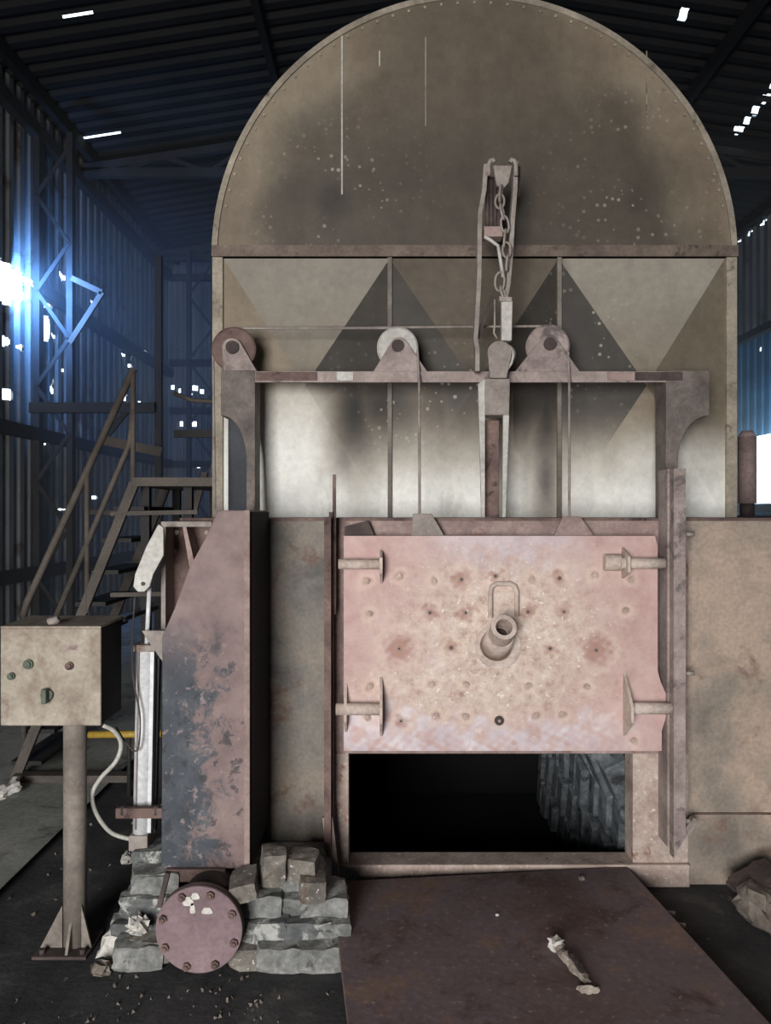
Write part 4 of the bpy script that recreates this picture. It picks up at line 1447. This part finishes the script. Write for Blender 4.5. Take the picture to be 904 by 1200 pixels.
# ------------------------------------------------------------------ right-hand rubble and pipe stub
q = P(893, 1084, 2.98)
tag(put(rough_block('boulder', (.26, .22, .11), M['rock'], .018, 4, 200), 'boulder', (PX(916, 2.98), 3.0, 0), (.05, .1, .3)), 'grey-brown rough rock on the floor at the far right', 'rock')
tag(put(rough_block('slab_chunk', (.20, .14, .035), M['rust_dark'], .006, 3, 201), 'slab_chunk', (PX(896, 3.05), 3.10, .10), (.1, -.35, .3)), 'dark flat chunk resting on the rock at the far right', 'rubble')
PSY = 4.6
ps = empty('pipe_stub', (PX(876, PSY), PSY, LEDGE), 'pinkish rusty upright pipe stub beside the bright wall opening', 'pipe')
MB().cyl((PX(876, PSY), PSY, PZ(590, PSY)), (PX(876, PSY), PSY, PZ(512, PSY)), .052, 20).cyl((PX(876, PSY), PSY, PZ(512, PSY)), (PX(876, PSY), PSY, PZ(505, PSY)), .052, 20, .03).build('wrapped_pipe', M['rust_pink'], ps)
MB().cyl((PX(876, PSY), PSY, LEDGE), (PX(876, PSY), PSY, PZ(590, PSY)), .04, 16).build('pipe_neck', M['rust_dark'], ps)

# ------------------------------------------------------------------ stairs and platform behind on the left
SY0, SY1 = 4.5, 5.15
st = empty('steel_stair', (PX(90, SY0), 4.8, 0), 'steep dusty steel stair with handrails left of the furnace', 'stair')


def spt(x, y, Y):
    p = P(x, y, SY0)
    return Vector((p.x, Y, p.z))


for Y in (SY0, SY1):
    MB().bar(spt(16, 918, Y), spt(158, 566, Y), .055, .03).build('stringer', M['stair_steel'], st)
Y = SY0
MB().tube([spt(27, 722, Y), spt(32, 705, Y), spt(157, 432, Y)], .021, 10).build('handrail', M['stair_steel'], st)
MB().tube([spt(66, 722, Y), spt(152, 520, Y), spt(156, 480, Y)], .017, 10).build('mid_rail', M['stair_steel'], st)
for (x, ya, yb) in ((28, 880, 716), (102, 718, 552), (156, 580, 434)):
    MB().tube([spt(x, ya, Y), spt(x, yb, Y)], .016, 8).build('rail_post', M['stair_steel'], st)
tr0 = None
for k in range(9):
    t = (k + .6) / 9.4
    a_ = spt(16, 918, SY0).lerp(spt(158, 566, SY0), t)
    if tr0 is None:
        tr0 = MB().box(a_.x - .07, a_.x + .11, SY0 + .016, SY1 - .016, a_.z - .012, a_.z + .012).build('tread', M['dark_steel'], st, loc=a_)
        base0 = Vector(st.location)
    else:
        inst(tr0, st, a_ - base0)
MB().box(PX(20, SY0), PX(155, SY0), SY0 - .06, SY0 + .02, 0.035, 0.075).build('base_plank', M['stair_steel'], st)

pf = empty('service_platform', (-1.15, 5.0, 0), 'dim steel service platform with rails between stair and arched casing', 'platform')
zpf = PZ(560, SY0)
MB().box(PX(158, SY0), HX0 - .02, 4.45, 5.4, zpf - .05, zpf).build('deck', M['stair_steel'], pf)
for (x, Y) in ((164, 4.62), (164, 5.3), (215, 4.62), (215, 5.3)):
    MB().box(PX(x, 4.5) - .025, PX(x, 4.5) + .025, Y - .025, Y + .025, 0, zpf - .05).build('leg', M['dark_steel'], pf)
for y in (600, 695):
    MB().bar(spt(130, y + 2, SY0), spt(232, y, SY0), .025, .02).build('cross_bar', M['stair_steel'], pf)
for (a_, b_) in (((203, 545), (187, 602)), ((240, 560), (224, 606)), ((231, 458), (214, 545)), ((236, 440), (236, 556)), ((214, 545), (214, 612))):
    MB().bar(spt(a_[0], a_[1], 5.3), spt(b_[0], b_[1], 5.3), .04, .03).build('brace', M['stair_steel'], pf)
MB().tube([spt(160, 436, 5.3), spt(185, 446, 5.3), spt(245, 449, 5.3)], .015, 8).build('platform_rail', M['stair_steel'], pf)
MB().bar(spt(160, 492, 5.3), spt(245, 492, 5.3), .05, .03).build('platform_rail', M['dark_steel'], pf)

yb_ = empty('barrier_bar', (PX(147, 4.3), 4.3, 0), 'yellow painted bar on thin dark legs behind the control post', 'barrier')
MB().cyl(P(104, 861, 4.3), P(190, 860, 4.3), .02, 10).build('yellow_bar', M['yellow'], yb_)
for x in (150, 187):
    MB().cyl((PX(x, 4.3), 4.32, 0.0), (PX(x, 4.3), 4.32, PZ(861, 4.3)), .012, 8).build('leg', M['dark_steel'], yb_)


# lattice columns and girders against the walls
def lattice(xc, Yc, w, ztop, label, axis='x', step=.55):
    e = empty('lattice_column', (xc, Yc, 0), label, 'column', 'lattice columns along the shed')
    for s in (-1, 1):
        MB().box(xc + s * w / 2 - .035, xc + s * w / 2 + .035, Yc - .05, Yc + .05, 0, ztop).build('chord', M['dark_steel'], e)
    k = 0
    z = .3
    while z + step < ztop:
        s = 1 if k % 2 else -1
        MB().bar((xc - s * w / 2, Yc - .052, z), (xc + s * w / 2, Yc - .052, z + step), .045, .012).build('lacing_bar', M['dark_steel'], e)
        z += step
        k += 1
    return e


lattice(PX(64, 8.9), 8.9, .38, EAVE - .42, 'dark lattice column against the left wall, nearest of two')
lattice(PX(236, 13.0), 13.0, .42, EAVE - .38, 'far dark lattice column beside the edge of the arched casing')
gd = empty('wall_girder', (-3.5, 8.6, 0), 'dark horizontal girder with knee braces crossing the left wall', 'girder')
MB().box(WL + .17, PX(185, 8.6), 8.56, 8.64, PZ(484, 8.6), PZ(472, 8.6)).build('girder_beam', M['dark_steel'], gd)
MB().bar(P(84, 326, 8.8), P(120, 343, 8.8), .06, .04).build('knee_brace', M['stair_steel'], gd)
MB().bar(P(82, 402, 8.8), P(120, 343, 8.8), .06, .04).build('knee_brace', M['stair_steel'], gd)
MB().bar(P(150, 480, 8.6), P(118, 520, 8.6), .06, .04).build('knee_brace', M['dark_steel'], gd)
MB().box(PX(182, 8.6), PX(190, 8.6), 8.56, 8.64, 0, PZ(300, 8.6)).build('girder_post', M['dark_steel'], gd)
MB().bar(P(122, 516, 8.2), P(190, 530, 8.2), .10, .06).build('lower_beam', M['stair_steel'], gd)
MB().bar(P(100, 600, 8.2), P(190, 602, 8.2), .05, .05).build('lower_beam', M['stair_steel'], gd)

# ------------------------------------------------------------------ haze volume added to give the blue glow at the wall gap
hz = bpy.data.materials.new('glow_haze')
hz.use_nodes = True
nt = hz.node_tree
nt.nodes.remove(nt.nodes['Principled BSDF'])
vsc = nt.nodes.new('ShaderNodeVolumeScatter')
vsc.inputs['Density'].default_value = 0.045
vsc.inputs['Anisotropy'].default_value = 0.2
vsc.inputs['Color'].default_value = (.9, .95, 1, 1)
nt.links.new(vsc.outputs[0], nt.nodes['Material Output'].inputs['Volume'])
hb = MB().box(WL + .2, WR - .25, 6.5, WB - .3, .1, EAVE - 1.0).build('glow_haze', hz)
tag(hb, 'thin haze volume added for the blue glow in the back of the shed', 'haze', kind='stuff')
